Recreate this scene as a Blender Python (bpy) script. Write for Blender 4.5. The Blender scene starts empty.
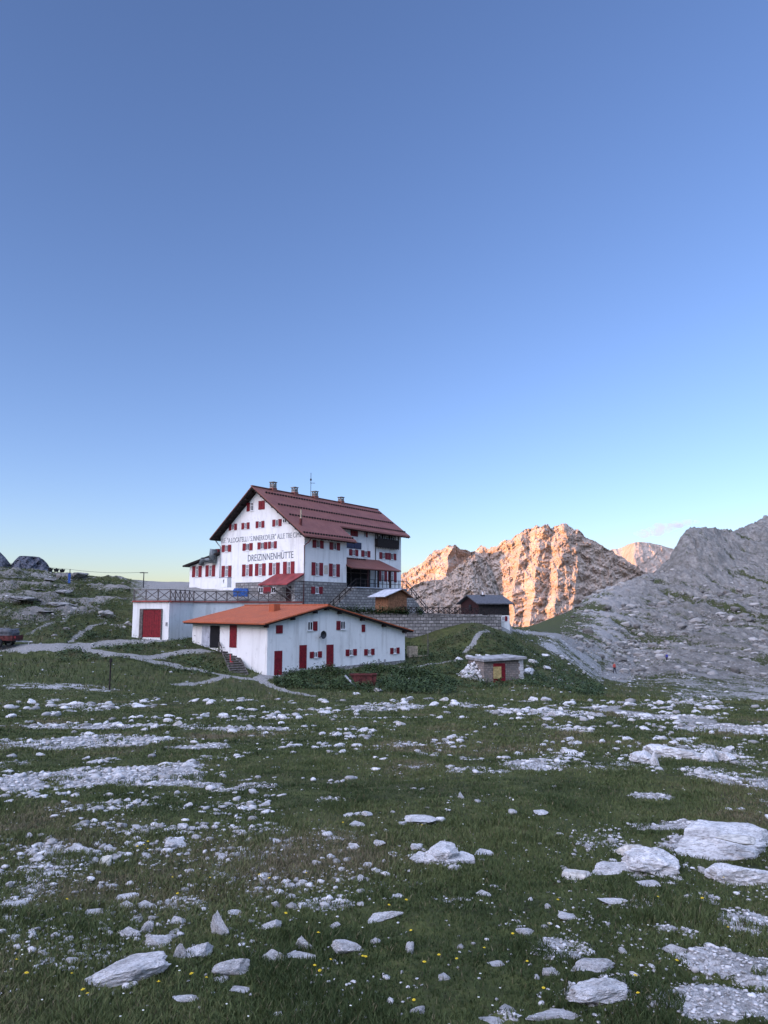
import bpy, bmesh, math, random
import numpy as np
from mathutils import Vector, Matrix

R = math.radians
rnd = random.Random(11)
rng = np.random.default_rng(11)
scene = bpy.context.scene
COL = scene.collection

# ------------------------------------------------------------------ camera
FPX, HORIZON = 740.0, 607.0
PITCH = math.atan((HORIZON - 512) / FPX)
CP, SP = math.cos(PITCH), math.sin(PITCH)
cam_data = bpy.data.cameras.new('camera')
cam = bpy.data.objects.new('camera', cam_data)
COL.objects.link(cam)
cam_data.sensor_fit = 'VERTICAL'
cam_data.sensor_height = 36
cam_data.lens = 36 * FPX / 1024
cam_data.clip_start = 0.05
cam_data.clip_end = 20000
cam.rotation_euler = (R(90) + PITCH, 0, 0)
scene.camera = cam

# ------------------------------------------------------------------ light
SUN_EL, SUN_AZ = 4.0, -121.0          # azimuth clockwise from +Y: low, behind the left shoulder
world = bpy.data.worlds.new('World')
scene.world = world
world.use_nodes = True
wn = world.node_tree
sky = wn.nodes.new('ShaderNodeTexSky')
sky.sky_type = 'NISHITA'
sky.sun_disc = False
sky.sun_elevation = R(SUN_EL)
sky.sun_rotation = R(SUN_AZ)
sky.altitude = 2400
sky.air_density = 1.0
sky.dust_density = 3.0
sky.ozone_density = 1.3
bg = wn.nodes['Background']
bg.inputs[1].default_value = 0.12
tint = wn.nodes.new('ShaderNodeMix')
tint.data_type = 'RGBA'
tint.blend_type = 'MULTIPLY'
tint.inputs[0].default_value = 1.0
tint.inputs[7].default_value = (0.955, 0.985, 1.40, 1)
wn.links.new(sky.outputs[0], tint.inputs[6])
# added boost of the sky overhead and behind the camera, lifting the shaded ground
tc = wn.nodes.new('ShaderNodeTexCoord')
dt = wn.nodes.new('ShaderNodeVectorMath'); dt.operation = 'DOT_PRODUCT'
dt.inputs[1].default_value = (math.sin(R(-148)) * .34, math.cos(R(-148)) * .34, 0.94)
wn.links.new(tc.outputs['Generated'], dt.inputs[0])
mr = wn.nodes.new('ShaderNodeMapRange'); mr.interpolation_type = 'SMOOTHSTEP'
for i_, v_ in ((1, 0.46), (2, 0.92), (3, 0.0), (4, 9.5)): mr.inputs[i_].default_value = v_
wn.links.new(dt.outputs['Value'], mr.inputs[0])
sky_boost = wn.nodes.new('ShaderNodeVectorMath'); sky_boost.operation = 'MULTIPLY_ADD'
sky_boost.inputs[1].default_value = (1.95, 1.2, 0.72); sky_boost.inputs[2].default_value = (1, 1, 1)
wn.links.new(mr.outputs[0], sky_boost.inputs[0])
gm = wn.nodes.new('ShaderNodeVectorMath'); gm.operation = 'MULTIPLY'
wn.links.new(tint.outputs[2], gm.inputs[0]); wn.links.new(sky_boost.outputs[0], gm.inputs[1])
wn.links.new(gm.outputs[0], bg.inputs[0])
sun_data = bpy.data.lights.new('sun', 'SUN')
sun_data.energy = 3.9
sun_data.angle = R(0.5)
sun_data.color = (1.0, 0.47, 0.21)
sun = bpy.data.objects.new('sun', sun_data)
COL.objects.link(sun)
sd = Vector((math.sin(R(SUN_AZ)) * math.cos(R(SUN_EL)), math.cos(R(SUN_AZ)) * math.cos(R(SUN_EL)), math.sin(R(SUN_EL))))
sun.rotation_euler = sd.to_track_quat('Z', 'Y').to_euler()
vs = scene.view_settings
vs.view_transform = 'Standard'
vs.look = 'None'
vs.gamma = 1
vs.use_curve_mapping = False
vs.exposure = 1.45
scene.render.engine = 'CYCLES'
scene.cycles.max_bounces = 6
scene.cycles.use_denoising = True

# ------------------------------------------------------------------ layout helpers
def ray(px, py):
    u = (px - 384) / FPX
    v = (512 - py) / FPX
    return np.array([u, CP - v * SP, SP + v * CP])

def P(px, py, D):
    r = ray(px, py)
    return r * (D / r[1])

# ------------------------------------------------------------------ noise
_perm = np.random.default_rng(5).permutation(256).astype(np.int64)
_perm = np.concatenate([_perm, _perm, _perm])
_gr = np.random.default_rng(6).normal(size=(256, 3))
_gr /= np.linalg.norm(_gr, axis=1)[:, None]

def perlin(x, y, z):
    x, y, z = np.broadcast_arrays(np.asarray(x, float), np.asarray(y, float), np.asarray(z, float))
    xi, yi, zi = np.floor(x).astype(np.int64), np.floor(y).astype(np.int64), np.floor(z).astype(np.int64)
    xf, yf, zf = x - xi, y - yi, z - zi
    xi &= 255; yi &= 255; zi &= 255
    f = lambda t: t * t * t * (t * (t * 6 - 15) + 10)
    u, v, w = f(xf), f(yf), f(zf)
    out = 0
    for dx in (0, 1):
        wx = u if dx else 1 - u
        for dy in (0, 1):
            wy = v if dy else 1 - v
            for dz in (0, 1):
                wz = w if dz else 1 - w
                g = _gr[_perm[_perm[_perm[(xi + dx) & 255] + ((yi + dy) & 255)] + ((zi + dz) & 255)]]
                d = g[..., 0] * (xf - dx) + g[..., 1] * (yf - dy) + g[..., 2] * (zf - dz)
                out = out + wx * wy * wz * d
    return out * 1.6

def fbm(x, y, z, oct=5, gain=0.5, lac=2.03):
    a, s, n = 1.0, 0.0, 0.0
    for i in range(oct):
        s = s + a * perlin(np.asarray(x) * lac ** i + 17.3 * i, np.asarray(y) * lac ** i - 9.1 * i, np.asarray(z) * lac ** i + 4.7 * i)
        n += a
        a *= gain
    return s / n

def ridged(x, y, z, oct=5, gain=0.5, lac=2.03):
    a, s, n = 1.0, 0.0, 0.0
    for i in range(oct):
        s = s + a * (1 - 2 * np.abs(perlin(np.asarray(x) * lac ** i + 31.7 * i, np.asarray(y) * lac ** i + 5.3 * i, np.asarray(z) * lac ** i - 8.9 * i)))
        n += a
        a *= gain
    return s / n

def sstep(a, b, x):
    t = np.clip((x - a) / (b - a), 0, 1)
    return t * t * (3 - 2 * t)

# ------------------------------------------------------------------ mesh helpers
class MB:
    def __init__(self):
        self.v, self.f = [], []

    def add(self, vs_, fs_):
        o = len(self.v)
        self.v += [tuple(map(float, p)) for p in vs_]
        self.f += [tuple(i + o for i in q) for q in fs_]
        return self

    def box(self, x0, x1, y0, y1, z0, z1, fn=None):
        c = [(x, y, z) for z in (z0, z1) for y in (y0, y1) for x in (x0, x1)]
        if fn: c = [fn(*p) for p in c]
        return self.add(c, [(0, 2, 3, 1), (4, 5, 7, 6), (0, 1, 5, 4), (2, 6, 7, 3), (0, 4, 6, 2), (1, 3, 7, 5)])

    def prism(self, poly, a, b, fn):
        """polygon of (u,v) extruded from a to b along w; fn(u,v,w)->xyz"""
        n = len(poly)
        vs_ = [fn(u, v, a) for u, v in poly] + [fn(u, v, b) for u, v in poly]
        fs_ = [tuple(range(n)), tuple(range(2 * n - 1, n - 1, -1))]
        fs_ += [(i, i + n, (i + 1) % n + n, (i + 1) % n) for i in range(n)]
        return self.add(vs_, fs_)

    def bar(self, p, q, w, h=None, up=(0, 0, 1)):
        h = h or w
        p, q = Vector(p), Vector(q)
        d = (q - p).normalized()
        s = d.cross(Vector(up))
        if s.length < 1e-4: s = d.cross(Vector((1, 0, 0)))
        s.normalize()
        t = s.cross(d)
        c = []
        for e in (p, q):
            for a, b in ((-1, -1), (1, -1), (1, 1), (-1, 1)):
                c.append(e + s * a * w / 2 + t * b * h / 2)
        return self.add(c, [(3, 2, 1, 0), (4, 5, 6, 7), (0, 1, 5, 4), (1, 2, 6, 5), (2, 3, 7, 6), (3, 0, 4, 7)])

    def tube(self, pts, r, n=8, r2=None):
        pts = [Vector(p) for p in pts]
        rings = []
        for i, p in enumerate(pts):
            d = (pts[min(i + 1, len(pts) - 1)] - pts[max(i - 1, 0)]).normalized()
            s = d.cross(Vector((0, 0, 1)))
            if s.length < 1e-3: s = d.cross(Vector((1, 0, 0)))
            s.normalize()
            t = s.cross(d)
            rr = r if r2 is None else r + (r2 - r) * i / max(1, len(pts) - 1)
            rings.append([p + s * math.cos(2 * math.pi * k / n) * rr + t * math.sin(2 * math.pi * k / n) * rr for k in range(n)])
        vs_ = [q for ring in rings for q in ring]
        fs_ = []
        for i in range(len(rings) - 1):
            for k in range(n):
                fs_.append((i * n + k, i * n + (k + 1) % n, (i + 1) * n + (k + 1) % n, (i + 1) * n + k))
        fs_.append(tuple(range(n - 1, -1, -1)))
        fs_.append(tuple(range((len(rings) - 1) * n, len(rings) * n)))
        return self.add(vs_, fs_)

    def build(self, name, mat, parent=None, smooth=False):
        me = bpy.data.meshes.new(name)
        me.from_pydata(self.v, [], self.f)
        me.update()
        bm = bmesh.new(); bm.from_mesh(me)
        bmesh.ops.recalc_face_normals(bm, faces=bm.faces)
        bm.to_mesh(me); bm.free()
        if smooth:
            me.polygons.foreach_set('use_smooth', [True] * len(me.polygons))
        return link(name, me, mat, parent)

def link(name, me, mat, parent=None):
    o = bpy.data.objects.new(name, me)
    COL.objects.link(o)
    if mat is not None and len(me.materials) == 0: me.materials.append(mat)
    if parent is not None: o.parent = parent
    return o

def np_mesh(name, verts, tris_or_quads, mat, smooth=True, parent=None, attrs=None):
    """fast mesh from numpy arrays; faces is a list of (k x n) int arrays"""
    me = bpy.data.meshes.new(name)
    if not isinstance(tris_or_quads, list): tris_or_quads = [tris_or_quads]
    verts = np.asarray(verts, np.float32)
    me.vertices.add(len(verts))
    me.vertices.foreach_set('co', verts.ravel())
    loops = np.concatenate([a.ravel() for a in tris_or_quads]).astype(np.int32)
    counts = np.concatenate([np.full(len(a), a.shape[1]) for a in tris_or_quads]).astype(np.int32)
    me.loops.add(len(loops))
    me.loops.foreach_set('vertex_index', loops)
    me.polygons.add(len(counts))
    starts = np.concatenate([[0], np.cumsum(counts)[:-1]]).astype(np.int32)
    me.polygons.foreach_set('loop_start', starts)
    me.update(calc_edges=True)
    if smooth: me.polygons.foreach_set('use_smooth', np.ones(len(counts), bool))
    for k, a in (attrs or {}).items():
        at = me.attributes.new(k, 'FLOAT', 'POINT')
        at.data.foreach_set('value', np.asarray(a, np.float32).ravel())
    me.validate()
    return link(name, me, mat, parent)

def tag(o, label=None, cat=None, group=None, kind=None):
    if label: o['label'] = label
    if cat: o['category'] = cat
    if group: o['group'] = group
    if kind: o['kind'] = kind
    return o

def thing(name, label, cat, loc=(0, 0, 0), rz=0, group=None):
    o = bpy.data.objects.new(name, None)
    COL.objects.link(o)
    o.location = tuple(map(float, loc))
    o.rotation_euler = (0, 0, rz)
    o.empty_display_size = 0.3
    return tag(o, label, cat, group)

# ------------------------------------------------------------------ materials
class NT:
    def __init__(self, name, rough=0.8, spec=0.3):
        self.m = bpy.data.materials.new(name)
        self.m.use_nodes = True
        self.t = self.m.node_tree
        self.b = self.t.nodes['Principled BSDF']
        self.b.inputs['Roughness'].default_value = rough
        self.b.inputs['Specular IOR Level'].default_value = spec

    def n(self, typ, **kw):
        x = self.t.nodes.new(typ)
        for k, v in kw.items():
            if k in x.inputs: x.inputs[k].default_value = v
            else: setattr(x, k, v)
        return x

    def l(self, a, b): self.t.links.new(a, b)

    def coord(self, which='Object', scale=None, rot=None):
        c = self.n('ShaderNodeTexCoord').outputs[which]
        if scale is None and rot is None: return c
        mp = self.n('ShaderNodeMapping')
        if scale is not None: mp.inputs['Scale'].default_value = scale
        if rot is not None: mp.inputs['Rotation'].default_value = rot
        self.l(c, mp.inputs['Vector'])
        return mp.outputs[0]

    def noise(self, vec, scale, detail=6, rough=0.6, dist=0.0, k=2.0):
        x = self.n('ShaderNodeTexNoise', Scale=scale, Detail=detail, Roughness=rough, Distortion=dist)
        if vec is not None: self.l(vec, x.inputs['Vector'])
        return self.math('MULTIPLY_ADD', x.outputs['Fac'], k, 0.5 - 0.5 * k, clamp=True)

    def ramp(self, fac, stops, interp='LINEAR'):
        x = self.n('ShaderNodeValToRGB')
        cr = x.color_ramp
        cr.interpolation = interp
        while len(cr.elements) < len(stops): cr.elements.new(0.5)
        for e, (p, c) in zip(cr.elements, stops):
            e.position = p
            e.color = (c, c, c, 1) if not isinstance(c, tuple) else (*c, 1)
        self.l(fac, x.inputs[0])
        return x.outputs[0]

    def mix(self, fac, a, b, blend='MIX'):
        x = self.n('ShaderNodeMix', data_type='RGBA', blend_type=blend)
        for i, v in ((0, fac), (6, a), (7, b)):
            if isinstance(v, (int, float)): x.inputs[i].default_value = v
            elif isinstance(v, tuple): x.inputs[i].default_value = (*v, 1)
            else: self.l(v, x.inputs[i])
        return x.outputs[2]

    def math(self, op, a, b=None, c=None, clamp=False):
        x = self.n('ShaderNodeMath', operation=op, use_clamp=clamp)
        for i, v in enumerate((a, b, c)):
            if v is None: continue
            if isinstance(v, (int, float)): x.inputs[i].default_value = v
            else: self.l(v, x.inputs[i])
        return x.outputs[0]

    def n_add(self, vec, fac, amt=0.5):
        c = self.n('ShaderNodeCombineXYZ'); k = self.math('MULTIPLY', fac, amt)
        for i in range(3): self.l(k, c.inputs[i])
        a = self.n('ShaderNodeVectorMath', operation='ADD'); self.l(vec, a.inputs[0]); self.l(c.outputs[0], a.inputs[1])
        return a.outputs[0]

    def attr(self, name):
        x = self.n('ShaderNodeAttribute', attribute_name=name)
        return x.outputs['Fac']

    def bump(self, h, strength=0.4, dist=0.05):
        x = self.n('ShaderNodeBump', Strength=strength, Distance=dist)
        self.l(h, x.inputs['Height'])
        self.l(x.outputs[0], self.b.inputs['Normal'])

    def col(self, c):
        if isinstance(c, tuple): self.b.inputs['Base Color'].default_value = (*c, 1)
        else: self.l(c, self.b.inputs['Base Color'])
        return self.m

def simple(name, c, rough=0.7, var=0.25, scale=3.0, metal=0.0, bump=0.0, spec=0.3):
    t = NT(name, rough, spec)
    t.b.inputs['Metallic'].default_value = metal
    v = t.coord()
    f = t.noise(v, scale, 6, 0.6)
    lo = tuple(x * (1 - var) for x in c); hi = tuple(min(1, x * (1 + var)) for x in c)
    t.col(t.ramp(f, [(0.3, lo), (0.7, hi)]))
    if bump: t.bump(f, bump, 0.02)
    return t.m

M = {}
def make_materials():
    # white lime plaster with grime
    t = NT('white_plaster', 0.9, 0.2)
    v = t.coord()
    f = t.noise(v, 0.45, 7, 0.65)
    g = t.noise(t.coord(scale=(1.2, 1.2, 0.12)), 1.5, 5, 0.6)
    c = t.mix(t.ramp(f, [(0.35, 0.0), (0.75, 0.5)]), (0.79, 0.79, 0.745), (0.68, 0.68, 0.635))
    c = t.mix(t.ramp(g, [(0.52, 0.0), (0.85, 0.5)]), c, (0.47, 0.46, 0.42))
    c = t.mix(t.ramp(t.noise(v, 1.7, 8, 0.7), [(0.62, 0.0), (0.9, 0.45)]), c, (0.42, 0.41, 0.37))
    t.col(c); t.bump(t.noise(v, 9, 4), 0.25, 0.01)
    M['plaster'] = t.m
    M['red'] = simple('red_painted_wood', (0.17, 0.009, 0.015), 0.6, 0.25, 5, bump=0.1)
    M['dull_red'] = simple('rusty_red_metal', (0.080, 0.020, 0.018), 0.75, 0.45, 2.5, bump=0.2)
    M['white'] = simple('white_paint', (0.72, 0.72, 0.70), 0.5, 0.06, 4)
    M['trim_red'] = simple('red_trim', (0.28, 0.05, 0.035), 0.7, 0.2, 3)
    t = NT('window_glass', 0.08, 0.5)
    t.col((0.012, 0.014, 0.018)); M['glass'] = t.m
    M['curtain'] = simple('pale_curtain', (0.5, 0.5, 0.48), 0.9, 0.2, 8)
    # dark red sheet roof
    t = NT('red_sheet_roof', 0.55, 0.35)
    v = t.coord()
    wv = t.n('ShaderNodeTexWave', wave_type='BANDS', bands_direction='X', Scale=1.1, Distortion=0.0)
    t.l(v, wv.inputs['Vector'])
    f = t.noise(v, 0.6, 6, 0.65)
    c = t.mix(t.ramp(f, [(0.3, 0.0), (0.75, 1.0)]), (0.165, 0.056, 0.040), (0.22, 0.084, 0.059))
    c = t.mix(t.ramp(t.noise(t.coord(scale=(2.5, 0.25, 0.25)), 1.3, 5), [(0.5, 0.0), (0.8, 0.45)]), c, (0.16, 0.052, 0.045))
    c = t.mix(t.ramp(wv.outputs['Fac'], [(0.86, 0.0), (0.97, 0.5)]), c, (0.10, 0.028, 0.022))
    c = t.mix(t.ramp(t.noise(v, 2.6, 6, 0.7), [(0.62, 0.0), (0.9, 0.5)]), c, (0.30, 0.13, 0.09))
    t.col(c); t.bump(wv.outputs['Fac'], 0.5, 0.03)
    M['roof_red'] = t.m
    M['porch_red'] = simple('red_porch_sheet', (0.20, 0.03, 0.03), 0.55, 0.25, 1.2)
    # orange tiles
    t = NT('orange_roof_tiles', 0.8, 0.25)
    v = t.coord()
    br = t.n('ShaderNodeTexBrick', Scale=2.6)
    br.inputs['Color1'].default_value = (0.39, 0.094, 0.036, 1)
    br.inputs['Color2'].default_value = (0.46, 0.13, 0.052, 1)
    br.inputs['Mortar'].default_value = (0.20, 0.05, 0.025, 1)
    br.inputs['Mortar Size'].default_value = 0.03
    t.l(v, br.inputs['Vector'])
    f = t.noise(v, 0.8, 6, 0.65)
    c = t.mix(t.ramp(f, [(0.35, 0.0), (0.8, 0.6)]), br.outputs['Color'], (0.24, 0.075, 0.04))
    t.col(c); t.bump(br.outputs['Fac'], 0.4, 0.03)
    M['tiles'] = t.m
    # masonry
    def masonry(name, c1, c2, mort, sc, sq=(1, 1, 1)):
        t = NT(name, 0.92, 0.15)
        g = t.n('ShaderNodeNewGeometry')
        v = t.coord()
        sx = t.n('ShaderNodeSeparateXYZ'); t.l(v, sx.inputs[0])
        cm = t.n('ShaderNodeCombineXYZ')
        t.l(t.math('ADD', sx.outputs[0], sx.outputs[1]), cm.inputs[0])
        t.l(sx.outputs[2], cm.inputs[1])
        nz = t.n('ShaderNodeTexNoise', Scale=1.8, Detail=4.0); t.l(v, nz.inputs['Vector'])
        ad = t.n('ShaderNodeVectorMath', operation='MULTIPLY_ADD')
        t.l(nz.outputs['Color'], ad.inputs[0]); ad.inputs[1].default_value = (0.18, 0.12, 0); t.l(cm.outputs[0], ad.inputs[2])
        br = t.n('ShaderNodeTexBrick', Scale=sc)
        br.inputs['Color1'].default_value = (*c1, 1); br.inputs['Color2'].default_value = (*c2, 1)
        br.inputs['Mortar'].default_value = (*mort, 1); br.inputs['Mortar Size'].default_value = 0.028
        br.inputs['Bias'].default_value = -0.1
        t.l(ad.outputs[0], br.inputs['Vector'])
        f = t.noise(v, 2.2, 7, 0.7)
        c = t.mix(t.ramp(f, [(0.45, 0.0), (0.62, 0.7)]), br.outputs['Color'], (0.15, 0.145, 0.135))
        t.col(c)
        t.bump(t.math('SUBTRACT', f, br.outputs['Fac']), 0.6, 0.05)
        M[name] = t.m
    masonry('grey_stone_masonry', (0.36, 0.345, 0.315), (0.20, 0.195, 0.18), (0.10, 0.095, 0.09), 0.75)
    masonry('dry_stone', (0.33, 0.315, 0.29), (0.15, 0.145, 0.135), (0.045, 0.043, 0.04), 0.7)
    masonry('shed_stone', (0.30, 0.25, 0.215), (0.19, 0.16, 0.14), (0.12, 0.11, 0.1), 1.4)
    M['wood_grey'] = simple('weathered_wood', (0.105, 0.093, 0.085), 0.85, 0.35, 6, bump=0.3)
    M['wood_dark'] = simple('dark_stained_wood', (0.020, 0.015, 0.014), 0.8, 0.4, 5, bump=0.2)
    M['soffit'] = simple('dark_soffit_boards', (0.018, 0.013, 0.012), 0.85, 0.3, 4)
    M['wood_warm'] = simple('brown_larch_boards', (0.20, 0.098, 0.05), 0.8, 0.3, 5, bump=0.2)
    M['wood_pale'] = simple('pale_timber', (0.38, 0.31, 0.22), 0.85, 0.25, 5, bump=0.2)
    M['metal'] = simple('grey_metal', (0.30, 0.31, 0.32), 0.45, 0.25, 4, metal=0.4)
    M['metal_dark'] = simple('dark_metal', (0.035, 0.037, 0.04), 0.5, 0.35, 5, metal=0.3)
    M['duct'] = simple('dull_duct_metal', (0.13, 0.15, 0.155), 0.55, 0.4, 2, metal=0.5, bump=0.3)
    M['sheet_grey'] = simple('pale_grey_sheet', (0.42, 0.44, 0.47), 0.5, 0.15, 2)
    M['slab'] = simple('grey_concrete_slab', (0.26, 0.26, 0.255), 0.9, 0.3, 2, bump=0.3)
    M['slate'] = simple('dark_shingles', (0.075, 0.078, 0.085), 0.7, 0.3, 5, bump=0.3)
    M['brown_red'] = simple('dark_red_boards', (0.03, 0.011, 0.011), 0.8, 0.3, 5)
    M['dark_boards'] = simple('dark_boards', (0.022, 0.02, 0.02), 0.85, 0.35, 4, bump=0.2)
    M['blue_tarp'] = simple('blue_tarpaulin', (0.012, 0.06, 0.21), 0.45, 0.3, 4, bump=0.5)
    M['grey_tarp'] = simple('grey_tarpaulin', (0.075, 0.08, 0.088), 0.6, 0.3, 4, bump=0.4)
    M['panel_blue'] = simple('dark_blue_solar', (0.008, 0.014, 0.055), 0.25, 0.15, 4)
    M['rubber'] = simple('black_rubber', (0.015, 0.015, 0.015), 0.8, 0.3, 6)
    M['lettering'] = simple('grey_paint_lettering', (0.115, 0.128, 0.134), 0.9, 0.2, 4)
    M['pale_letter'] = simple('faded_paint_lettering', (0.17, 0.185, 0.19), 0.9, 0.2, 4)
    M['plaque'] = simple('beige_plaque', (0.5, 0.45, 0.36), 0.8, 0.15, 6)
    M['black'] = simple('unlit_opening', (0.008, 0.008, 0.009), 0.9, 0.2, 3)  # near-black colour stands in for the shade inside openings
    M['blue_paint'] = simple('blue_paint', (0.03, 0.10, 0.34), 0.6, 0.2, 4)
    M['red_paint2'] = simple('bright_red_paint', (0.42, 0.05, 0.05), 0.6, 0.2, 4)
    M['yellow_board'] = simple('ochre_board', (0.40, 0.31, 0.13), 0.8, 0.25, 5)
    M['skin'] = simple('skin', (0.45, 0.28, 0.2), 0.6, 0.1, 4)
    M['hair'] = simple('dark_hair', (0.03, 0.02, 0.015), 0.7, 0.2, 8)
    M['jacket_red'] = simple('coral_red_jacket', (0.50, 0.09, 0.07), 0.8, 0.2, 8)
    M['jacket_blue'] = simple('deep_blue_jacket', (0.03, 0.04, 0.25), 0.8, 0.2, 8)
    M['trousers'] = simple('dark_trousers', (0.02, 0.022, 0.035), 0.85, 0.2, 8)
    M['boots'] = simple('brown_boots', (0.05, 0.035, 0.025), 0.8, 0.2, 8)
    # limestone boulders: object-space speckle, grey lichen, cracks
    t = NT('limestone', 0.92, 0.15)
    v = t.coord()
    info = t.n('ShaderNodeObjectInfo')
    vo = t.n('ShaderNodeVectorMath', operation='ADD'); t.l(v, vo.inputs[0])
    cx = t.n('ShaderNodeCombineXYZ'); t.l(t.math('MULTIPLY', info.outputs['Random'], 40.0), cx.inputs[0]); t.l(cx.outputs[0], vo.inputs[1])
    v = vo.outputs[0]
    f = t.noise(v, 1.6, 8, 0.68)
    f2 = t.noise(v, 6.0, 7, 0.72)
    vor = t.n('ShaderNodeTexVoronoi', feature='DISTANCE_TO_EDGE', Scale=1.7); t.l(t.n_add(v, f2), vor.inputs['Vector'])
    crack = t.ramp(vor.outputs['Distance'], [(0.0, 1.0), (0.035, 0.0)])
    base = t.mix(t.math('MULTIPLY', info.outputs['Random'], 0.7), (0.74, 0.735, 0.72), (0.58, 0.575, 0.56))
    c = t.mix(t.ramp(f, [(0.2, 0.85), (0.6, 0.0)]), base, (0.33, 0.325, 0.31))
    c = t.mix(t.ramp(f2, [(0.5, 0.0), (0.9, 0.7)]), c, (0.20, 0.198, 0.185))
    c = t.mix(t.math('MULTIPLY', t.math('MULTIPLY', crack, 0.5), t.ramp(f, [(.45, 0.0), (.8, 1.0)])), c, (0.16, 0.158, 0.145))
    t.col(c)
    f3 = t.noise(v, 15.0, 5, 0.7)
    c = t.mix(t.ramp(f3, [(0.5, 0.0), (0.8, 0.75)]), c, (0.15, 0.148, 0.138))
    t.col(c)
    t.bump(t.math('ADD', t.math('MULTIPLY', f, 1.0), t.math('ADD', t.math('MULTIPLY', f2, 0.7), t.math('MULTIPLY', f3, -0.3))), 1.0, 0.014)
    M['limestone'] = t.m
    # limestone boulders: object-space speckle, grey lichen, cracks
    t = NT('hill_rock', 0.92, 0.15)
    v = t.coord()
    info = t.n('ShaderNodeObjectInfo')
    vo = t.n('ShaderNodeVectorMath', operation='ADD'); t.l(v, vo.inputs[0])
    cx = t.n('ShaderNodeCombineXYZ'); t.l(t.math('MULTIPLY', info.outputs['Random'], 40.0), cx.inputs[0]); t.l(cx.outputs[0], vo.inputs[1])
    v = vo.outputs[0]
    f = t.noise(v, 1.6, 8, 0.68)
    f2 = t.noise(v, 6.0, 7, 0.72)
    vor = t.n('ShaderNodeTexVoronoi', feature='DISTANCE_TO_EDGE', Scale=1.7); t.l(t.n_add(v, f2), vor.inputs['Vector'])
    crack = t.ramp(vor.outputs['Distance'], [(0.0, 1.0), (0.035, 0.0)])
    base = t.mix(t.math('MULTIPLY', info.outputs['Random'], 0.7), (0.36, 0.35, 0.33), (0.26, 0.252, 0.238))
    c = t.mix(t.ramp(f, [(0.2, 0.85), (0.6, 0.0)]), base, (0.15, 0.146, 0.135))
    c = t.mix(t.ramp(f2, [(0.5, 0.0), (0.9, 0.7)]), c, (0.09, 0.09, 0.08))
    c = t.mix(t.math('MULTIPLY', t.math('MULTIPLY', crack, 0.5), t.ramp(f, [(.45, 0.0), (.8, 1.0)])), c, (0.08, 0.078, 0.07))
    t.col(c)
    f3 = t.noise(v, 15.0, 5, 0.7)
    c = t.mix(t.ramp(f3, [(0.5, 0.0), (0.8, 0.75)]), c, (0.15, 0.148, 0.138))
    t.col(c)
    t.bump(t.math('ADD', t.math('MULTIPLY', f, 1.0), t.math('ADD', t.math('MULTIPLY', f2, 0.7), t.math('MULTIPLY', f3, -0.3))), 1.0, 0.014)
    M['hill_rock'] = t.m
    # meadow / hillside ground
    t = NT('alpine_ground', 0.95, 0.1)
    v = t.coord()
    rock, path, dry, old = t.attr('rock'), t.attr('path'), t.attr('dry'), t.attr('old')
    vs_ = t.coord(scale=(1, .38, .7))
    nE = t.noise(vs_, 0.06, 10, 0.68, k=2.4)
    nF = t.noise(vs_, 0.5, 10, 0.76, k=2.2)
    nA = t.noise(v, 0.32, 9, 0.68)
    nB = t.noise(v, 2.4, 8, 0.7)
    nC = t.noise(v, 9.0, 7, 0.72)
    nD = t.noise(v, 40.0, 4, 0.7)
    s = t.math('ADD', rock, t.math('MULTIPLY', t.math('SUBTRACT', nA, 0.5), 0.42))
    s = t.math('ADD', s, t.math('MULTIPLY', t.math('SUBTRACT', nB, 0.5), 0.50))
    s = t.math('ADD', s, t.math('MULTIPLY', t.math('SUBTRACT', nC, 0.5), 0.42))
    s = t.math('ADD', s, t.math('MULTIPLY', old, t.math('ADD', t.math('MULTIPLY', t.math('SUBTRACT', nE, 0.5), 0.5), t.math('MULTIPLY', t.math('SUBTRACT', nF, 0.5), 0.4))))
    fac = t.ramp(s, [(0.485, 0.0), (0.535, 1.0)])
    g = t.mix(t.ramp(nB, [(0.25, 0.0), (0.8, 1.0)]), (0.031, 0.041, 0.014), (0.082, 0.094, 0.031))
    g = t.mix(t.ramp(nA, [(0.5, 0.0), (0.9, 0.7)]), g, (0.055, 0.047, 0.029))
    g = t.mix(t.math('MULTIPLY', dry, 0.5), g, (0.060, 0.053, 0.033))
    g = t.mix(t.ramp(nC, [(0.55, 0.0), (0.85, 0.6)]), g, (0.022, 0.021, 0.014))
    g = t.mix(t.ramp(nD, [(0.45, 0.0), (0.9, 0.5)]), g, (0.075, 0.074, 0.042))
    r = t.mix(t.ramp(nC, [(0.25, 0.0), (0.7, 1.0)]), (0.13, 0.128, 0.118), (0.46, 0.454, 0.44))
    r = t.mix(t.ramp(nB, [(0.5, 0.0), (0.9, 0.6)]), r, (0.27, 0.264, 0.25))
    r = t.mix(t.ramp(nD, [(0.55, 0.0), (0.85, 0.75)]), r, (0.10, 0.098, 0.09))
    r = t.mix(t.ramp(nA, [(0.55, 0.0), (0.9, 0.4)]), r, (0.26, 0.255, 0.242))
    ro = t.mix(t.ramp(nF, [(0.15, 0.0), (0.8, 1.0)]), (0.085, 0.080, 0.070), (0.35, 0.332, 0.295))
    ro = t.mix(t.ramp(nB, [(0.35, 0.0), (0.85, 0.6)]), ro, (0.14, 0.133, 0.118))
    ro = t.mix(t.ramp(nE, [(0.45, 0.0), (0.9, 0.55)]), ro, (0.09, 0.086, 0.070))
    r = t.mix(old, r, ro)
    p = t.mix(t.ramp(nC, [(0.2, 0.0), (0.8, 1.0)]), (0.13, 0.127, 0.115), (0.32, 0.312, 0.29))
    p = t.mix(t.ramp(nD, [(0.6, 0.0), (0.9, 0.6)]), p, (0.09, 0.088, 0.08))
    c = t.mix(fac, g, r)
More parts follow.
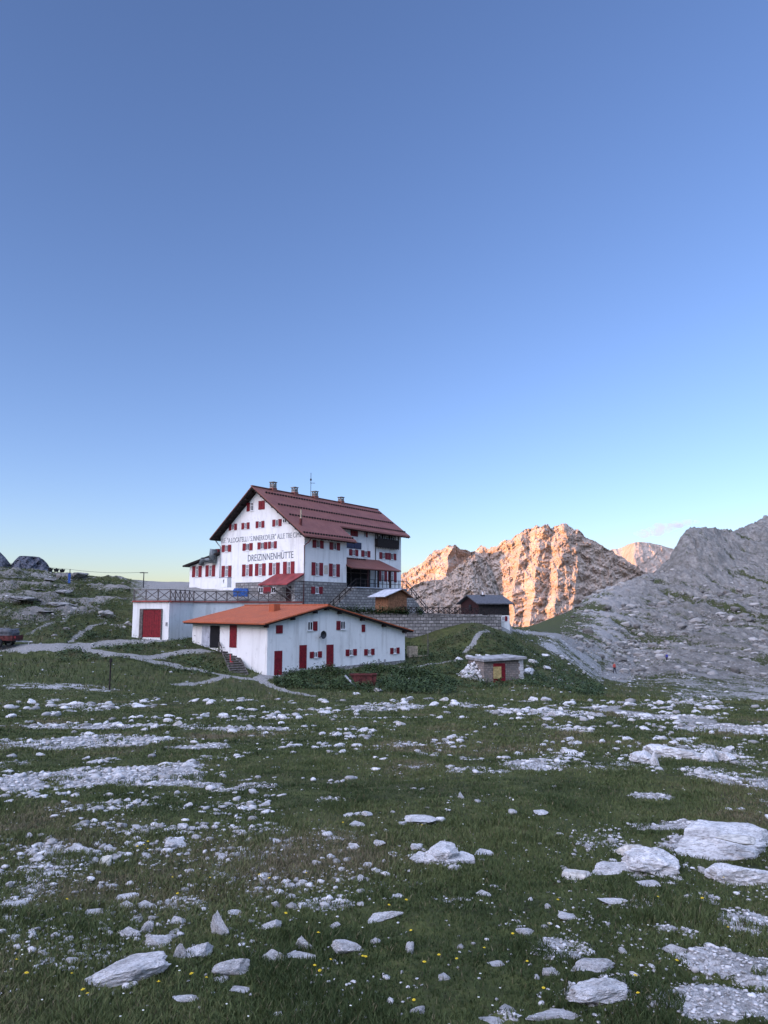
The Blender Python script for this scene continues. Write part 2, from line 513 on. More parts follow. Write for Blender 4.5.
    ps = t.math('ADD', path, t.math('MULTIPLY', t.math('SUBTRACT', nB, 0.5), 0.75))
    ps = t.math('ADD', ps, t.math('MULTIPLY', t.math('SUBTRACT', nC, 0.5), 0.45))
    pf = t.ramp(ps, [(0.40, 0.0), (0.52, 1.0)])
    c = t.mix(pf, c, p)
    t.col(c)
    h = t.math('ADD', t.math('MULTIPLY', nB, 0.6), t.math('ADD', t.math('MULTIPLY', nC, 0.4), t.math('MULTIPLY', nD, 0.12)))
    h = t.math('ADD', h, t.math('MULTIPLY', old, t.math('ADD', t.math('MULTIPLY', nE, 40.0), t.math('ADD', t.math('MULTIPLY', nF, 10.0), t.math('MULTIPLY', nB, 1.5)))))
    t.bump(h, 1.0, 0.03)
    M['ground'] = t.m
    # hillside: same look at a coarser scale
    # far mountains
    def mountain(name, c1, c2, c3, sc, zs):
        t = NT(name, 0.95, 0.05)
        v = t.coord()
        f = t.noise(v, sc, 10, 0.68)
        f2 = t.noise(t.coord(scale=(1, 1, zs)), sc * 2.2, 8, 0.65, 0.4)
        c = t.mix(t.ramp(f, [(0.35, 0.0), (0.65, 1.0)]), c1, c2)
        c = t.mix(t.ramp(f2, [(0.5, 0.0), (0.9, 0.7)]), c, c3)
        t.col(c); t.bump(t.math('ADD', f, t.math('MULTIPLY', f2, 0.7)), 1.0, 0.09 / sc)
        M[name] = t.m
    mountain('dolomite', (0.36, 0.285, 0.23), (0.48, 0.40, 0.33), (0.30, 0.24, 0.195), 0.012, 3.0)
    mountain('grey_rock', (0.16, 0.16, 0.16), (0.26, 0.255, 0.25), (0.10, 0.10, 0.095), 0.02, 2.0)
    mountain('hazy_rock', (0.085, 0.095, 0.12), (0.115, 0.125, 0.15), (0.065, 0.072, 0.09), 0.02, 2.0)  # blue distance haze put into the rock colour
    mountain('spur_rock', (0.12, 0.12, 0.13), (0.18, 0.18, 0.19), (0.09, 0.09, 0.1), 0.02, 2.0)
    # grass blades
    t = NT('grass_blades', 0.7, 0.15)
    hue, tip = t.attr('hue'), t.attr('tip')
    c = t.ramp(hue, [(0.0, (0.038, 0.056, 0.019)), (0.4, (0.072, 0.095, 0.033)), (0.72, (0.106, 0.120, 0.047)), (0.9, (0.11, 0.097, 0.052)), (1.0, (0.15, 0.13, 0.08))])
    t.col(c)
    M['grass'] = t.m
    t = NT('leaf_green', 0.6, 0.25)
    hue = t.attr('hue')
    t.col(t.ramp(hue, [(0.0, (0.014, 0.029, 0.009)), (0.5, (0.030, 0.053, 0.014)), (1.0, (0.058, 0.085, 0.023))]))
    M['leaf'] = t.m
    M['yellow_petal'] = simple('yellow_petals', (0.62, 0.47, 0.03), 0.6, 0.15, 8)
    M['white_petal'] = simple('white_petals', (0.55, 0.55, 0.47), 0.6, 0.1, 8)
    M['stem'] = simple('green_stem', (0.04, 0.07, 0.02), 0.7, 0.2, 8)
    M['cairn'] = simple('greenish_limestone', (0.40, 0.39, 0.33), 0.9, 0.35, 4, bump=0.4)
    M['pale_rock'] = simple('pale_warm_limestone', (0.46, 0.44, 0.39), 0.9, 0.3, 3, bump=0.7)
make_materials()
# ------------------------------------------------------------------ terrain
def zat(py, D): return float(P(384, py, D)[2])
NEAR = [(0.3, -1.6), (1.5, -1.66), (4, -1.88), (8, -2.2), (14, -2.72), (22, -3.36), (29, -3.9)]
COLS = {
    0:   [(34, 700), (45, 678), (55, 662), (59, 652), (63, 645), (66, 636), (75, 615), (86, 597), (100, 581), (112, 567.5), (150, 572)],
    60:  [(35, 699), (45, 680), (55, 662), (59, 651), (63, 643.5), (66, 636), (76, 615), (88, 598), (105, 582), (115, 574), (150, 578)],
    100: [(35, 699), (46, 682), (55, 662), (60, 650), (64, 645), (68, 636), (76, 618), (86, 602), (105, 585), (118, 577.5), (160, 581)],
    130: [(36, 698), (48, 684), (56, 660), (60, 652), (65, 645), (68, 639), (76, 626), (86, 603), (100, 588), (115, 581), (128, 580), (180, 583)],
    160: [(36, 698), (48, 686), (55, 670), (60, 656), (64, 646), (66, 640), (69, 638), (76, 636), (86, 603), (98, 590), (112, 583.5), (128, 582), (200, 585)],
    195: [(36, 698), (50, 688), (55, 676), (58, 667), (62, 655), (66, 646.5), (69, 641), (76, 638), (87, 603), (95, 592), (103, 584), (114, 582), (200, 588)],
    230: [(36, 698), (50, 690), (55, 680), (58, 675), (61, 666), (63, 657), (65.5, 649), (69, 645), (78, 640), (87, 603), (94, 590), (102, 585), (130, 588), (200, 595)],
    268: [(36, 699), (52, 692), (56, 681), (59, 676), (62, 673), (70, 661), (78, 642), (86, 604), (94, 595), (102, 590), (200, 600)],
    325: [(36, 700), (52, 694), (57, 685), (60.5, 676), (63, 671), (66, 668), (76, 655), (82, 635), (86, 610), (100, 606), (200, 615)],
    380: [(36, 700), (53, 694), (58, 685), (63, 674), (66.5, 667), (70, 664), (76, 652), (82, 636), (86, 617), (100, 614), (200, 622)],
    415: [(36, 700), (54, 694), (60, 685), (66, 671), (71, 662), (78, 653), (82, 647), (86, 618), (100, 616), (200, 624)],
    440: [(36, 700), (55, 693), (62, 684), (68, 667), (74, 656), (79, 644), (82, 640), (86, 617), (100, 617), (200, 625)],
    475: [(36, 700), (56, 693), (64, 684), (69, 665), (75, 642), (79, 627), (82, 624), (90, 618), (110, 619), (160, 624), (300, 626)],
    505: [(36, 700), (56, 692), (64, 684), (67, 679), (70, 663), (77, 646), (84, 633), (90, 627.5), (100, 626), (140, 629), (300, 628)],
    530: [(35, 702), (58, 690), (68, 676), (78, 660), (92, 643), (104, 634), (115, 631), (200, 629), (300, 627)],
    560: [(34, 702), (60, 690), (75, 675), (92, 656), (110, 642), (130, 635), (200, 629), (260, 621), (300, 614), (400, 618)],
    600: [(34, 703), (75, 692), (114, 676), (142, 661), (175, 648), (220, 633), (280, 614), (330, 599), (365, 591), (470, 596)],
    640: [(33, 703), (85, 693), (120, 680), (150, 669), (178, 660), (220, 643), (270, 620), (330, 599), (390, 580), (480, 584)],
    668: [(33, 703), (85, 694), (115, 678), (145, 660), (165, 655), (220, 640), (270, 618), (330, 597), (380, 580), (420, 568), (500, 573)],
    680: [(33, 702), (88, 696), (120, 676), (150, 663), (190, 650), (240, 632), (300, 607), (350, 588), (400, 563), (425, 548), (500, 556)],
    700: [(33, 702), (90, 698), (130, 673), (150, 664), (200, 648), (260, 622), (320, 598), (380, 568), (420, 545), (435, 537.5), (520, 542)],
    735: [(33, 702), (90, 699), (135, 673), (150, 666), (200, 649), (260, 624), (330, 596), (390, 568), (440, 545), (470, 537), (540, 541)],
    768: [(33, 702), (90, 700), (140, 672), (200, 650), (260, 625), (330, 595), (400, 563), (470, 528), (500, 522), (600, 526)],
    830: [(33, 702), (90, 700), (140, 672), (200, 650), (260, 625), (330, 592), (400, 556), (470, 515), (520, 500), (620, 505)],
}
LD0, LD1, NLD = math.log(0.3), math.log(3200.0), 1600
_ld = np.linspace(LD0, LD1, NLD)

def pchip(x, y, xi):
    h = np.diff(x); d = np.diff(y) / h
    m = np.zeros_like(y)
    for i in range(1, len(x) - 1):
        if d[i - 1] * d[i] > 0:
            w1, w2 = 2 * h[i] + h[i - 1], h[i] + 2 * h[i - 1]
            m[i] = (w1 + w2) / (w1 / d[i - 1] + w2 / d[i])
    m[0], m[-1] = d[0], d[-1]
    k = np.clip(np.searchsorted(x, xi) - 1, 0, len(x) - 2)
    t = (xi - x[k]) / h[k]
    return ((2 * t**3 - 3 * t**2 + 1) * y[k] + (t**3 - 2 * t**2 + t) * h[k] * m[k] + (-2 * t**3 + 3 * t**2) * y[k + 1] + (t**3 - t**2) * h[k] * m[k + 1])

_tabs, _px = [], sorted(COLS)
for c in _px:
    pts = list(NEAR) + [(D, zat(py, D)) for D, py in COLS[c]]
    Dl, zl = pts[-1]
    pts += [(Dl * 1.6, zl - Dl * 0.10), (Dl * 3.0 + 200, min(zl, 0) - 40), (3300, -90)]
    x = np.log([p[0] for p in pts]); y = np.array([p[1] for p in pts])
    _tabs.append(pchip(x, y, _ld))
_tabs = np.array(_tabs)
_gpx = np.arange(-60, 832, 3.0)
_T = np.empty((len(_gpx), NLD))
for j in range(NLD):
    _T[:, j] = np.interp(_gpx, _px, _tabs[:, j])
_k = np.exp(-0.5 * (np.arange(-5, 6) / 2.2) ** 2); _k /= _k.sum()
_pad = np.pad(_T, ((5, 5), (0, 0)), mode='edge')
_T = sum(_k[i] * _pad[i:i + len(_gpx)] for i in range(11))
_FP = 746.0

def nominal(x, y):
    """column (nominal picture column) and forward distance of a ground point"""
    x = np.asarray(x, float); y = np.asarray(y, float)
    th = np.arctan2(x, y); r = np.hypot(x, y)
    tc = np.clip(th, math.atan((-60 - 384) / _FP), math.atan((830 - 384) / _FP))
    return 384 + _FP * np.tan(tc), np.maximum(r * np.cos(tc), 0.31)

def only(m, f, *a):
    """f evaluated where m holds, 0 elsewhere"""
    m = np.asarray(m); out = np.zeros(m.shape)
    if m.any(): out[m] = f(*[q[m] for q in a])
    return out

def base_z(x, y):
    px, D = nominal(x, y)
    a = np.clip((px - _gpx[0]) / 3.0, 0, len(_gpx) - 1.001); b = np.clip((np.log(D) - LD0) / (LD1 - LD0) * (NLD - 1), 0, NLD - 1.001)
    i, j = a.astype(int), b.astype(int); fa, fb = a - i, b - j
    return (_T[i, j] * (1 - fa) * (1 - fb) + _T[i + 1, j] * fa * (1 - fb) + _T[i, j + 1] * (1 - fa) * fb + _T[i + 1, j + 1] * fa * fb)

def ground_z(x, y):
    px, D = nominal(x, y)
    z = base_z(x, y)
    x = np.asarray(x, float); y = np.asarray(y, float)
    near = (1 - sstep(34, 60, D)) * sstep(0.5, 6, D)
    z = z + near * only(near > 0, lambda x, y: 0.11 * fbm(x * 0.28, y * 0.28, 0.0, 3) + 0.055 * fbm(x * 1.1, y * 1.1, 3.0, 3), x, y)
    bank = sstep(40, 60, D) * (1 - sstep(105, 150, D))
    z = z + bank * only(bank > 0, lambda x, y: 0.35 * fbm(x * 0.22, y * 0.22, 7.0, 3), x, y)
    return z

def hit(px, py, d0=1.2, d1=900.0):
    r = ray(px, py)
    Ds = np.exp(np.linspace(math.log(d0), math.log(d1), 5000))
    pts = r[None, :] * (Ds / r[1])[:, None]
    g = ground_z(pts[:, 0], pts[:, 1])
    b = pts[:, 2] < g
    if not b.any(): return None
    k = int(np.argmax(b))
    return np.array([pts[k, 0], pts[k, 1], g[k]])

# ---- patches of bare stone and gravel, given by where they lie
PATCHES = []     # x, y, half width, half depth, strength
def patch(cx, cy, w, h, s=0.75):
    c, a, b = hit(cx, cy), hit(cx, cy + h / 2), hit(cx, cy - h / 2)
    if c is None or a is None: return
    if b is None: b = c + (c - a)
    hw = w / 2 * c[1] / FPX
    PATCHES.append((c[0], c[1], hw, max(abs(b[1] - a[1]) / 2, 0.12), s + .14))
for q in [(85, 741, 190, 12, .8), (205, 747, 80, 5, .6), (90, 728, 200, 4, .75), (255, 729, 120, 4, .65), (60, 782, 140, 22, .85), (150, 776, 110, 22, .85),
          (235, 788, 100, 6, .65), (529, 766, 65, 10, .6), (654, 797, 38, 7, .75), (679, 826, 75, 7, .75), (734, 778, 80, 22, .55), (738, 730, 90, 12, .75),
          (660, 717, 110, 5, .7), (419, 822, 40, 11, .5), (440, 861, 80, 19, .5), (645, 868, 85, 30, .6), (598, 998, 78, 24, .6), (561, 950, 70, 26, .5),
          (748, 928, 90, 38, .70), (722, 964, 84, 34, .66), (768, 975, 80, 44, .74), (712, 1004, 110, 38, .70), (772, 1012, 80, 36, .68), (690, 935, 34, 12, .5), (60, 868, 110, 36, .4), (255, 856, 62, 13, .5), (45, 888, 60, 30, .35), (740, 918, 75, 20, .5),
          (550, 712, 110, 9, .5), (400, 706, 55, 6, .55), (372, 708, 50, 7, .55), (325, 711, 18, 6, .6), (60, 686, 130, 8, .45), (95, 706, 120, 5, .35),
          (470, 706, 40, 5, .4), (700, 750, 130, 14, .4), (600, 770, 60, 8, .4), (120, 808, 150, 10, .32), (90, 826, 120, 12, .34), (640, 905, 80, 14, .4),
          (520, 1015, 80, 18, .45), (690, 845, 60, 20, .55), (480, 800, 90, 8, .25), (260, 805, 120, 8, .25)]:
    patch(*q)
for q in [(620, 985, 40, 14, .45), (540, 1000, 60, 16, .42), (665, 930, 46, 16, .45), (700, 900, 50, 14, .42), (565, 885, 50, 12, .38), (40, 850, 60, 16, .42), (95, 885, 70, 14, .40), (20, 905, 50, 14, .40),
          (150, 830, 70, 9, .38), (260, 832, 60, 8, .36), (330, 800, 80, 8, .36), (480, 770, 70, 8, .40), (420, 745, 90, 7, .38), (610, 845, 60, 10, .42), (180, 905, 60, 14, .34), (330, 905, 60, 12, .32), (250, 950, 70, 14, .30), (450, 900, 60, 12, .30)]:
    patch(*q)
ROADS = []
def road(pts, w, s=0.9):
    h = [hit(*p) for p in pts]
    h = [q for q in h if q is not None]
    ROADS.append((np.array(h)[:, :2], w, s))
road([(-50, 650), (0, 649), (40, 648), (85, 646), (112, 643), (152, 639.5)], 1.9)
road([(78, 648), (112, 654.5), (146, 657.5), (175, 653), (205, 651)], 0.9, .8)
road([(112, 655), (140, 659), (165, 663), (198, 670), (229, 676), (257, 680), (275, 674)], 0.7, .8)
road([(229, 676), (212, 681), (176, 685)], 0.6, .7)
road([(257, 680), (272, 686), (312, 696)], 0.5, .7)
road([(262, 679), (285, 674), (330, 670), (390, 664)], 0.9, .6)
road([(68, 642), (82, 632), (104, 621)], 0.45, .6)
road([(29, 634), (52, 621), (81, 607), (96, 598)], 0.45, .5)
road([(768, 735), (735, 727), (690, 720), (640, 715), (600, 708)], 0.9, .8)
road([(560, 639.5), (595, 646), (628, 654), (622, 668), (612, 680)], 3.2, .8)
road([(628, 654), (655, 651), (668, 657), (712, 662), (768, 668)], 3.0, .65)
road([(488, 631), (477, 636), (473, 644), (465, 652)], 0.38, .9)
road([(456, 660), (430, 664), (400, 667)], 0.6, .7)
road([(60, 576), (100, 588), (140, 588), (185, 587)], 1.0, .45)
road([(510, 629), (540, 633), (580, 640)], 1.6, .75)

def led_t(x, y, z):
    return (z + 0.04 * x + 0.9 * fbm(x * .07, y * .10, 33.0, 4)) / 1.5

def hill_t(x, y, z):
    return (z - 0.10 * x + 4.0 * fbm(x * .02, y * .02, 35.0, 4)) / 6.5

def stair(t):
    f = t - np.floor(t)
    return sstep(.50, .92, f) - f

def old_rock(x, y):
    px, D = nominal(x, y)
    return np.maximum(sstep(560, 660, px) * sstep(70, 140, D), .85 * (1 - sstep(115, 160, px)) * sstep(62, 72, D))

def masks(x, y):
    x = np.asarray(x, float); y = np.asarray(y, float)
    px, D = nominal(x, y)
    rock = 0.14 + 0 * x
    expo = only(D < 48, lambda x, y: fbm(x * .5, y * .35, 51.0, 5) + .5 * fbm(x * .12, y * .1, 52.0, 3), x, y)
    rock = np.where(D < 48, 0.17 + 0.85 * np.clip(expo - .06, 0, .55), rock)
    # rough broken ground, left hillside
    L = (1 - sstep(115, 150, px)) * sstep(66, 74, D)
    tl = only(L > 0, lambda x, y: led_t(x, y, base_z(x, y)), x, y); fr = tl - np.floor(tl)
    rock = np.maximum(rock, L * (0.20 + 0.30 * sstep(.45, .62, fr) * (1 - sstep(.93, 1.0, fr)) + .62 * only(L > 0, lambda x, y: fbm(x * .16, y * .3, 2.0, 5), x, y)))
    # knoll right of the shed and the right-hand hillside
    K = sstep(515, 560, px) * sstep(58, 72, D) * (1 - sstep(120, 145, D))
    rock = np.maximum(rock, K * (0.40 + 0.08 * sstep(600, 680, px) + 0.30 * only(K > 0, lambda x, y: fbm(x * .1, y * .1, 1.0, 4), x, y)))
    H = sstep(535, 620, px) * sstep(100, 135, D)
    c, s = math.cos(0.28), math.sin(0.28)
    st = only(H > 0, lambda x, y: fbm((x * c + y * s) * 0.10, (-x * s + y * c) * 0.013, 4.0, 5), x, y)
    blot = only(H > 0, lambda x, y: fbm(x * 0.03, y * 0.008, 9.0, 5), x, y)
    rock = np.maximum(rock, H * (0.55 + 1.25 * st + 0.5 * blot + 0.16 * sstep(250, 420, D) + .22 * sstep(330, 420, D)))
    rock = np.where((px > 500) & (px < 600) & (D > 92) & (D < 150), np.minimum(rock + 0.18, 0.62), rock)
    # strip of green at the foot of the right hillside
    rock = rock - 0.30 * sstep(545, 575, px) * (1 - sstep(640, 690, px)) * np.exp(-((D - 80) / 16.0) ** 2)
    path = np.zeros_like(x)
    farm = (D > 13) & (D < 460)
    wob = only(farm, lambda x, y: 0.75 * fbm(x * 0.8, y * 0.8, 5.0, 5), x, y)
    nearm_ = D < 62
    wobL = only(nearm_, lambda x, y: fbm(x * 0.7, y * 0.7, 8.0, 5), x, y)
    holes = only(nearm_, lambda x, y: fbm(x * 2.1, y * 1.6, 14.0, 5) + .6 * fbm(x * .8, y * .6, 15.0, 3), x, y)
    for (cx, cy, hw, hd, sgt) in PATCHES:
        m = np.nonzero((np.abs(x - cx) < 2.4 * hw) & (np.abs(y - cy) < 2.4 * hd))[0]
        if not len(m): continue
        d = np.sqrt(((x[m] - cx) / hw) ** 2 + ((y[m] - cy) / hd) ** 2)
        val = sgt * (1 - sstep(0.45, 1.5, d + 0.9 * wobL[m]))
        rock[m] = np.maximum(rock[m], val - 1.3 * np.clip(holes[m] - .06, 0, 1))
    for pts, w, sgt in ROADS:
        for a, b in zip(pts[:-1], pts[1:]):
            ab = b - a; g = 2.2 * w
            m = np.nonzero((x > min(a[0], b[0]) - g) & (x < max(a[0], b[0]) + g) & (y > min(a[1], b[1]) - g) & (y < max(a[1], b[1]) + g))[0]
            if not len(m): continue
            xm, ym = x[m], y[m]
            t = np.clip(((xm - a[0]) * ab[0] + (ym - a[1]) * ab[1]) / max(ab @ ab, 1e-6), 0, 1)
            d = np.hypot(xm - a[0] - t * ab[0], ym - a[1] - t * ab[1]) + w * wob[m]
            path[m] = np.maximum(path[m], sgt * (1 - sstep(w * 0.45, w * 1.0, d)))
    # gravel yard round the hut
    yard = sstep(100, 165, px + 30 * wob) * (1 - sstep(505, 520, px)) * sstep(83, 88, D) * (1 - sstep(128, 150, D))
    path = np.maximum(path, 0.75 * yard)
    dry = sstep(-0.05, 0.5, fbm(x * 0.16, y * 0.16, 12.0, 4))
    return np.clip(rock, 0, 1), path, dry

def micro_z(x, y, rock, path, px, D):
    """lumpy bare rock and turf hummocks, near part"""
    rr = sstep(0.38, 0.6, rock) * (1 - sstep(0.3, 0.6, path))
    nearf = 1 - sstep(30, 70, D)
    dz = only(nearf * rr > 0, lambda x, y: 0.035 * ridged(x * 2.2, y * 2.2, 1.0, 5, 0.6) + 0.02 * fbm(x * 9, y * 9, 2.0, 3), x, y) * nearf * rr
    return dz + nearf * (1 - rr) * only(nearf > 0, lambda x, y: 0.03 * fbm(x * 4.5, y * 4.5, 6.0, 3) + .03 * np.clip(fbm(x * 1.9, y * 1.9, 16.0, 3), 0, 1), x, y) * sstep(1, 3, D), rr

def surf_z(x, y):
    x = np.asarray(x, float); y = np.asarray(y, float)
    rock, path, dry = masks(x, y)
    px, D = nominal(x, y)
    return ground_z(x, y) + micro_z(x, y, rock, path, px, D)[0]

def build_ground():
    pxs = np.concatenate([np.arange(-180, 950, 1.5)])
    th = np.arctan((pxs - 384) / _FP)
    extra = np.linspace(th[-1], th[0] + 2 * math.pi, 70)[1:-1]
    th = np.concatenate([th, extra])
    rs = [0.25]
    while rs[-1] < 3000:
        r = rs[-1]
        k = 0.03 if r < 2 else 0.0075 if r < 48 else 0.0065 if r < 150 else 0.0075 if r < 640 else 0.08
        rs.append(r * (1 + k))
    rs = np.array(rs)
    TH, RR = np.meshgrid(th, rs, indexing='ij')
    # ranges are measured forward inside the view so that rows stay level
    tc = np.clip(TH, -0.55, 0.55)
    RR2 = np.where(np.abs(TH) < 0.56, RR / np.cos(tc), RR / np.cos(0.55))
    X, Y = np.sin(TH) * RR2, np.cos(TH) * RR2
    x, y = X.ravel(), Y.ravel()
    z = ground_z(x, y)
    rock, path, dry = masks(x, y)
    px, D = nominal(x, y)
    dz, rr = micro_z(x, y, rock, path, px, D)
    z = z + dz
    L = (1 - sstep(115, 150, px)) * sstep(66, 76, D)
    z = z + L * .95 * stair(led_t(x, y, base_z(x, y)))
    z = z + L * rr * 0.55 * only(L * rr > 0, lambda x, y: ridged(x * 0.35, y * 0.5, 3.0, 4, 0.55), x, y)
    z = z + L * 0.5 * only(L > 0, lambda x, y: fbm(x * 0.15, y * 0.3, 11.0, 4), x, y)
    K = sstep(515, 560, px) * sstep(58, 72, D) * (1 - sstep(105, 130, D))
    z = z + K * (0.4 * fbm(x * 0.3, y * 0.3, 12.0, 4) + rr * 0.35 * ridged(x * 0.5, y * 0.5, 2.0, 4))
    H = sstep(545, 620, px) * sstep(105, 150, D)
    z = z + H * (D / 300.0) * (2.0 * ridged(x * 0.05 + y * 0.010, y * 0.02 - x * 0.008, 5.0, 7, 0.66) + rr * 2.6 * ridged(x * 0.17, y * 0.11, 8.0, 6, 0.74) - 1.6)
    z = z + H * (4.2 * sstep(120, 260, D)) * stair(hill_t(x, y, base_z(x, y))) * np.clip(.55 + .9 * fbm(x * .015, y * .015, 36.0, 3), 0, 1)
    crag = sstep(668, 690, px) * sstep(340, 400, D) * (1 - sstep(470, 520, D)) * (1 - sstep(715, 750, px) * .6)
    z = z + crag * 8.0 * ridged(x * 0.035, y * 0.09, 4.0, 5, 0.6)
    far = sstep(640, 900, D)
    z = z + far * 12 * fbm(x * 0.004, y * 0.004, 1.0, 4)
    V = np.stack([x, y, z], 1)
    nt, nr = TH.shape
    i = np.arange(nt); j = np.arange(nr - 1)
    I, J = np.meshgrid(i, j, indexing='ij')
    I2 = (I + 1) % nt
    Q = np.stack([I * nr + J, I2 * nr + J, I2 * nr + J + 1, I * nr + J + 1], -1).reshape(-1, 4)
    Q = Q[:, ::-1]
    # close the hole under the camera
    V = np.concatenate([V, [[0, 0, -1.62]]])
    c = len(V) - 1
    T = np.stack([np.full(nt, c), i * nr, ((i + 1) % nt) * nr], 1)[:, ::-1]
    at = {'old': np.append(old_rock(x, y), 0), 'rock': np.append(rock, .1), 'path': np.append(path, 0), 'dry': np.append(dry, 0)}
    o = np_mesh('ground', V, [Q, T], M['ground'], True, None, at)
    tag(o, kind='structure')
build_ground()

# ------------------------------------------------------------------ mountains
def relief_mountain(name, crest, base_py, Dfun, mat, px0, px1, nu, nv, jag, rib, back, seed=0.0, kind='structure', top=None):
    """a closed rock mass: front face with ribs and gullies, crest and back slope"""
    u = np.linspace(px0, px1, nu)
    cx, cy = zip(*crest)
    cr = np.interp(u, cx, cy)
    cr = cr + jag * (fbm(u * 0.13, seed, 0.0, 7, 0.66)) 
    v = np.linspace(0, 1, nv)
    U, Vv = np.meshgrid(u, v, indexing='ij')
    PY = base_py + (cr[:, None] - base_py) * Vv
    D = Dfun(U, Vv)
    # ribs run down the face and break up sideways
    w = U + 4.0 * fbm(U * 0.05, Vv * 3.0, seed + 2, 3)
    hgt = Vv * (base_py - cr[:, None])
    w = w + 14.0 * fbm(U * 0.025, hgt * 0.025, seed + 12, 4)
    D = D - rib * 0.55 * (ridged(w * 0.065 + hgt * 0.03, hgt * 0.022, seed, 8, 0.68) - 0.2)
    D = D - rib * 0.65 * (ridged(w * 0.04 - hgt * 0.05, hgt * 0.02, seed + 20, 8, 0.66) - 0.2)
    D = D - rib * 0.65 * fbm(w * 0.055 + hgt * 0.03, hgt * 0.045, seed + 5, 9, 0.68)
    D = D - rib * 0.30 * ridged(w * 0.28, hgt * 0.05, seed + 30, 5, 0.65)
    D = D - rib * 0.20 * ridged(U * 0.03, hgt * 0.16 + 0.03 * U, seed + 9, 5, .6)
    uu = (U - 384) / FPX; vv = (512 - PY) / FPX
    ry = CP - vv * SP; rz = SP + vv * CP
    X, Y, Z = uu * D / ry, D, rz * D / ry
    # back slope
    nb = 14
    bx, by, bz = [], [], []
    zb = Z.min() - 30
    for k in range(1, nb + 1):
        t = k / nb
        bx.append(X[:, -1] * (1 + t * back / np.maximum(Y[:, -1], 1)))
        by.append(Y[:, -1] + back * t)
        bz.append(Z[:, -1] - (Z[:, -1] - zb) * t ** 1.15 - (0.06 * back) * np.abs(fbm(u * .07, t * 4, seed + 3, 4)) * (t > 0))
    X = np.concatenate([X, np.array(bx).T], 1); Y = np.concatenate([Y, np.array(by).T], 1); Z = np.concatenate([Z, np.array(bz).T], 1)
    V = np.stack([X, Y, Z], -1).reshape(-1, 3)
    nn = X.shape[1]
    I, J = np.meshgrid(np.arange(nu - 1), np.arange(nn - 1), indexing='ij')
    Q = np.stack([I * nn + J, (I + 1) * nn + J, (I + 1) * nn + J + 1, I * nn + J + 1], -1).reshape(-1, 4)
    o = np_mesh(name, V, Q, mat, True)
    return tag(o, kind=kind)

crest_main = [(380, 600), (395, 582), (402, 574), (413, 568), (422, 563), (434, 550.7), (441, 549), (447, 546), (453, 545), (458, 547), (462, 550), (466, 549), (471, 552.5), (476, 550), (481, 546.3),
              (486, 546.5), (489, 549), (494, 546.5), (499, 544), (505, 540), (511, 540), (515, 535), (521, 532), (529, 529), (536, 526), (541, 526), (544.6, 523.5), (548, 525), (551, 529), (555, 526), (559.5, 525), (565.6, 523.3),
              (571, 527), (578, 530), (586, 537), (598, 543), (609, 550), (622, 557), (636, 566), (650, 574), (670, 590), (690, 605)]
BUTT = [(428, 453, 2230, 3.0, 11), (412, 418, 2330, 3, 3), (508, 521, 2250, 18, 1.6), (526, 544, 2215, 3.5, 1.8),
        (553, 565, 2190, 4, 1.5), (570, 577, 2200, 3, 5.5), (618, 596, 2420, 3.5, 2.0), (652, 622, 2520, 3, 3), (684, 650, 2640, 3, 3)]
def D_main(U, V):
    d = None
    tt = V * 9 + 0.9 * fbm(U * 0.02, V * 2.5, 6.0, 4)
    fr = tt - np.floor(tt)
    st = 0.55 * V + 0.45 * (np.floor(tt) + sstep(0.55, 1.0, fr)) / 9.5
    wob = 7 * fbm(U * 0.03, V * 4.0, 3.0, 4)
    for ub, uc, d0, sl, sr in BUTT:
        x = U + wob - (ub + (uc - ub) * V)
        k = d0 + 330 * st +  np.where(x < 0, -x * sl, x * sr) * 1.7 * (1.1 - 0.5 * V)
        d = k if d is None else np.minimum(d, k)
    return np.minimum(d, 3250 + 150 * V)
relief_mountain('sunlit_mountain', crest_main, 645, D_main, M['dolomite'], 380, 690, 680, 300, 4.6, 44, 420, 1.0)
crest_far = [(596, 560), (606, 552), (612, 549), (618, 549), (622, 547.5), (628, 544.5), (636, 542), (643, 542), (649, 542.8), (660, 545), (674, 549), (690, 556), (715, 566)]
relief_mountain('smooth_far_mountain', crest_far, 600, lambda U, V: 3300 + 700 * V + np.interp(U, [596, 622, 634, 660, 715], [250, 250, -80, 0, 100]),
                M['dolomite'], 596, 715, 180, 90, 0.9, 60, 500, 4.0)
crest_dark = [(396, 606), (405, 594), (413, 586), (421, 582), (431, 580.5), (441, 579), (448, 575), (456, 567.5), (463, 561), (470, 556), (475, 554.5), (480, 557), (486, 560), (492, 569), (497, 582), (501, 596), (505, 612), (512, 628), (520, 640)]
relief_mountain('shaded_spur', crest_dark, 650, lambda U, V: 1120 + 160 * V + 0 * U + 25 * fbm(U * .06, V * 2, 3.0, 4), M['dolomite'], 396, 520, 260, 160, 2.6, 26, 150, 7.0)  # spur shape added over the recess as the massif's shaded face
crest_l = [(-70, 545), (-30, 540), (-8, 545), (0, 552), (5, 557), (11, 564.5), (15, 560), (19.5, 555.8), (28.6, 556), (39, 557), (44, 560), (47, 563), (52, 571), (57, 577), (70, 585)]
relief_mountain('hazy_mesa', crest_l, 600, lambda U, V: 720 + 60 * V + 0 * U, M['hazy_rock'], -70, 70, 200, 70, 0.8, 14, 160, 9.0)

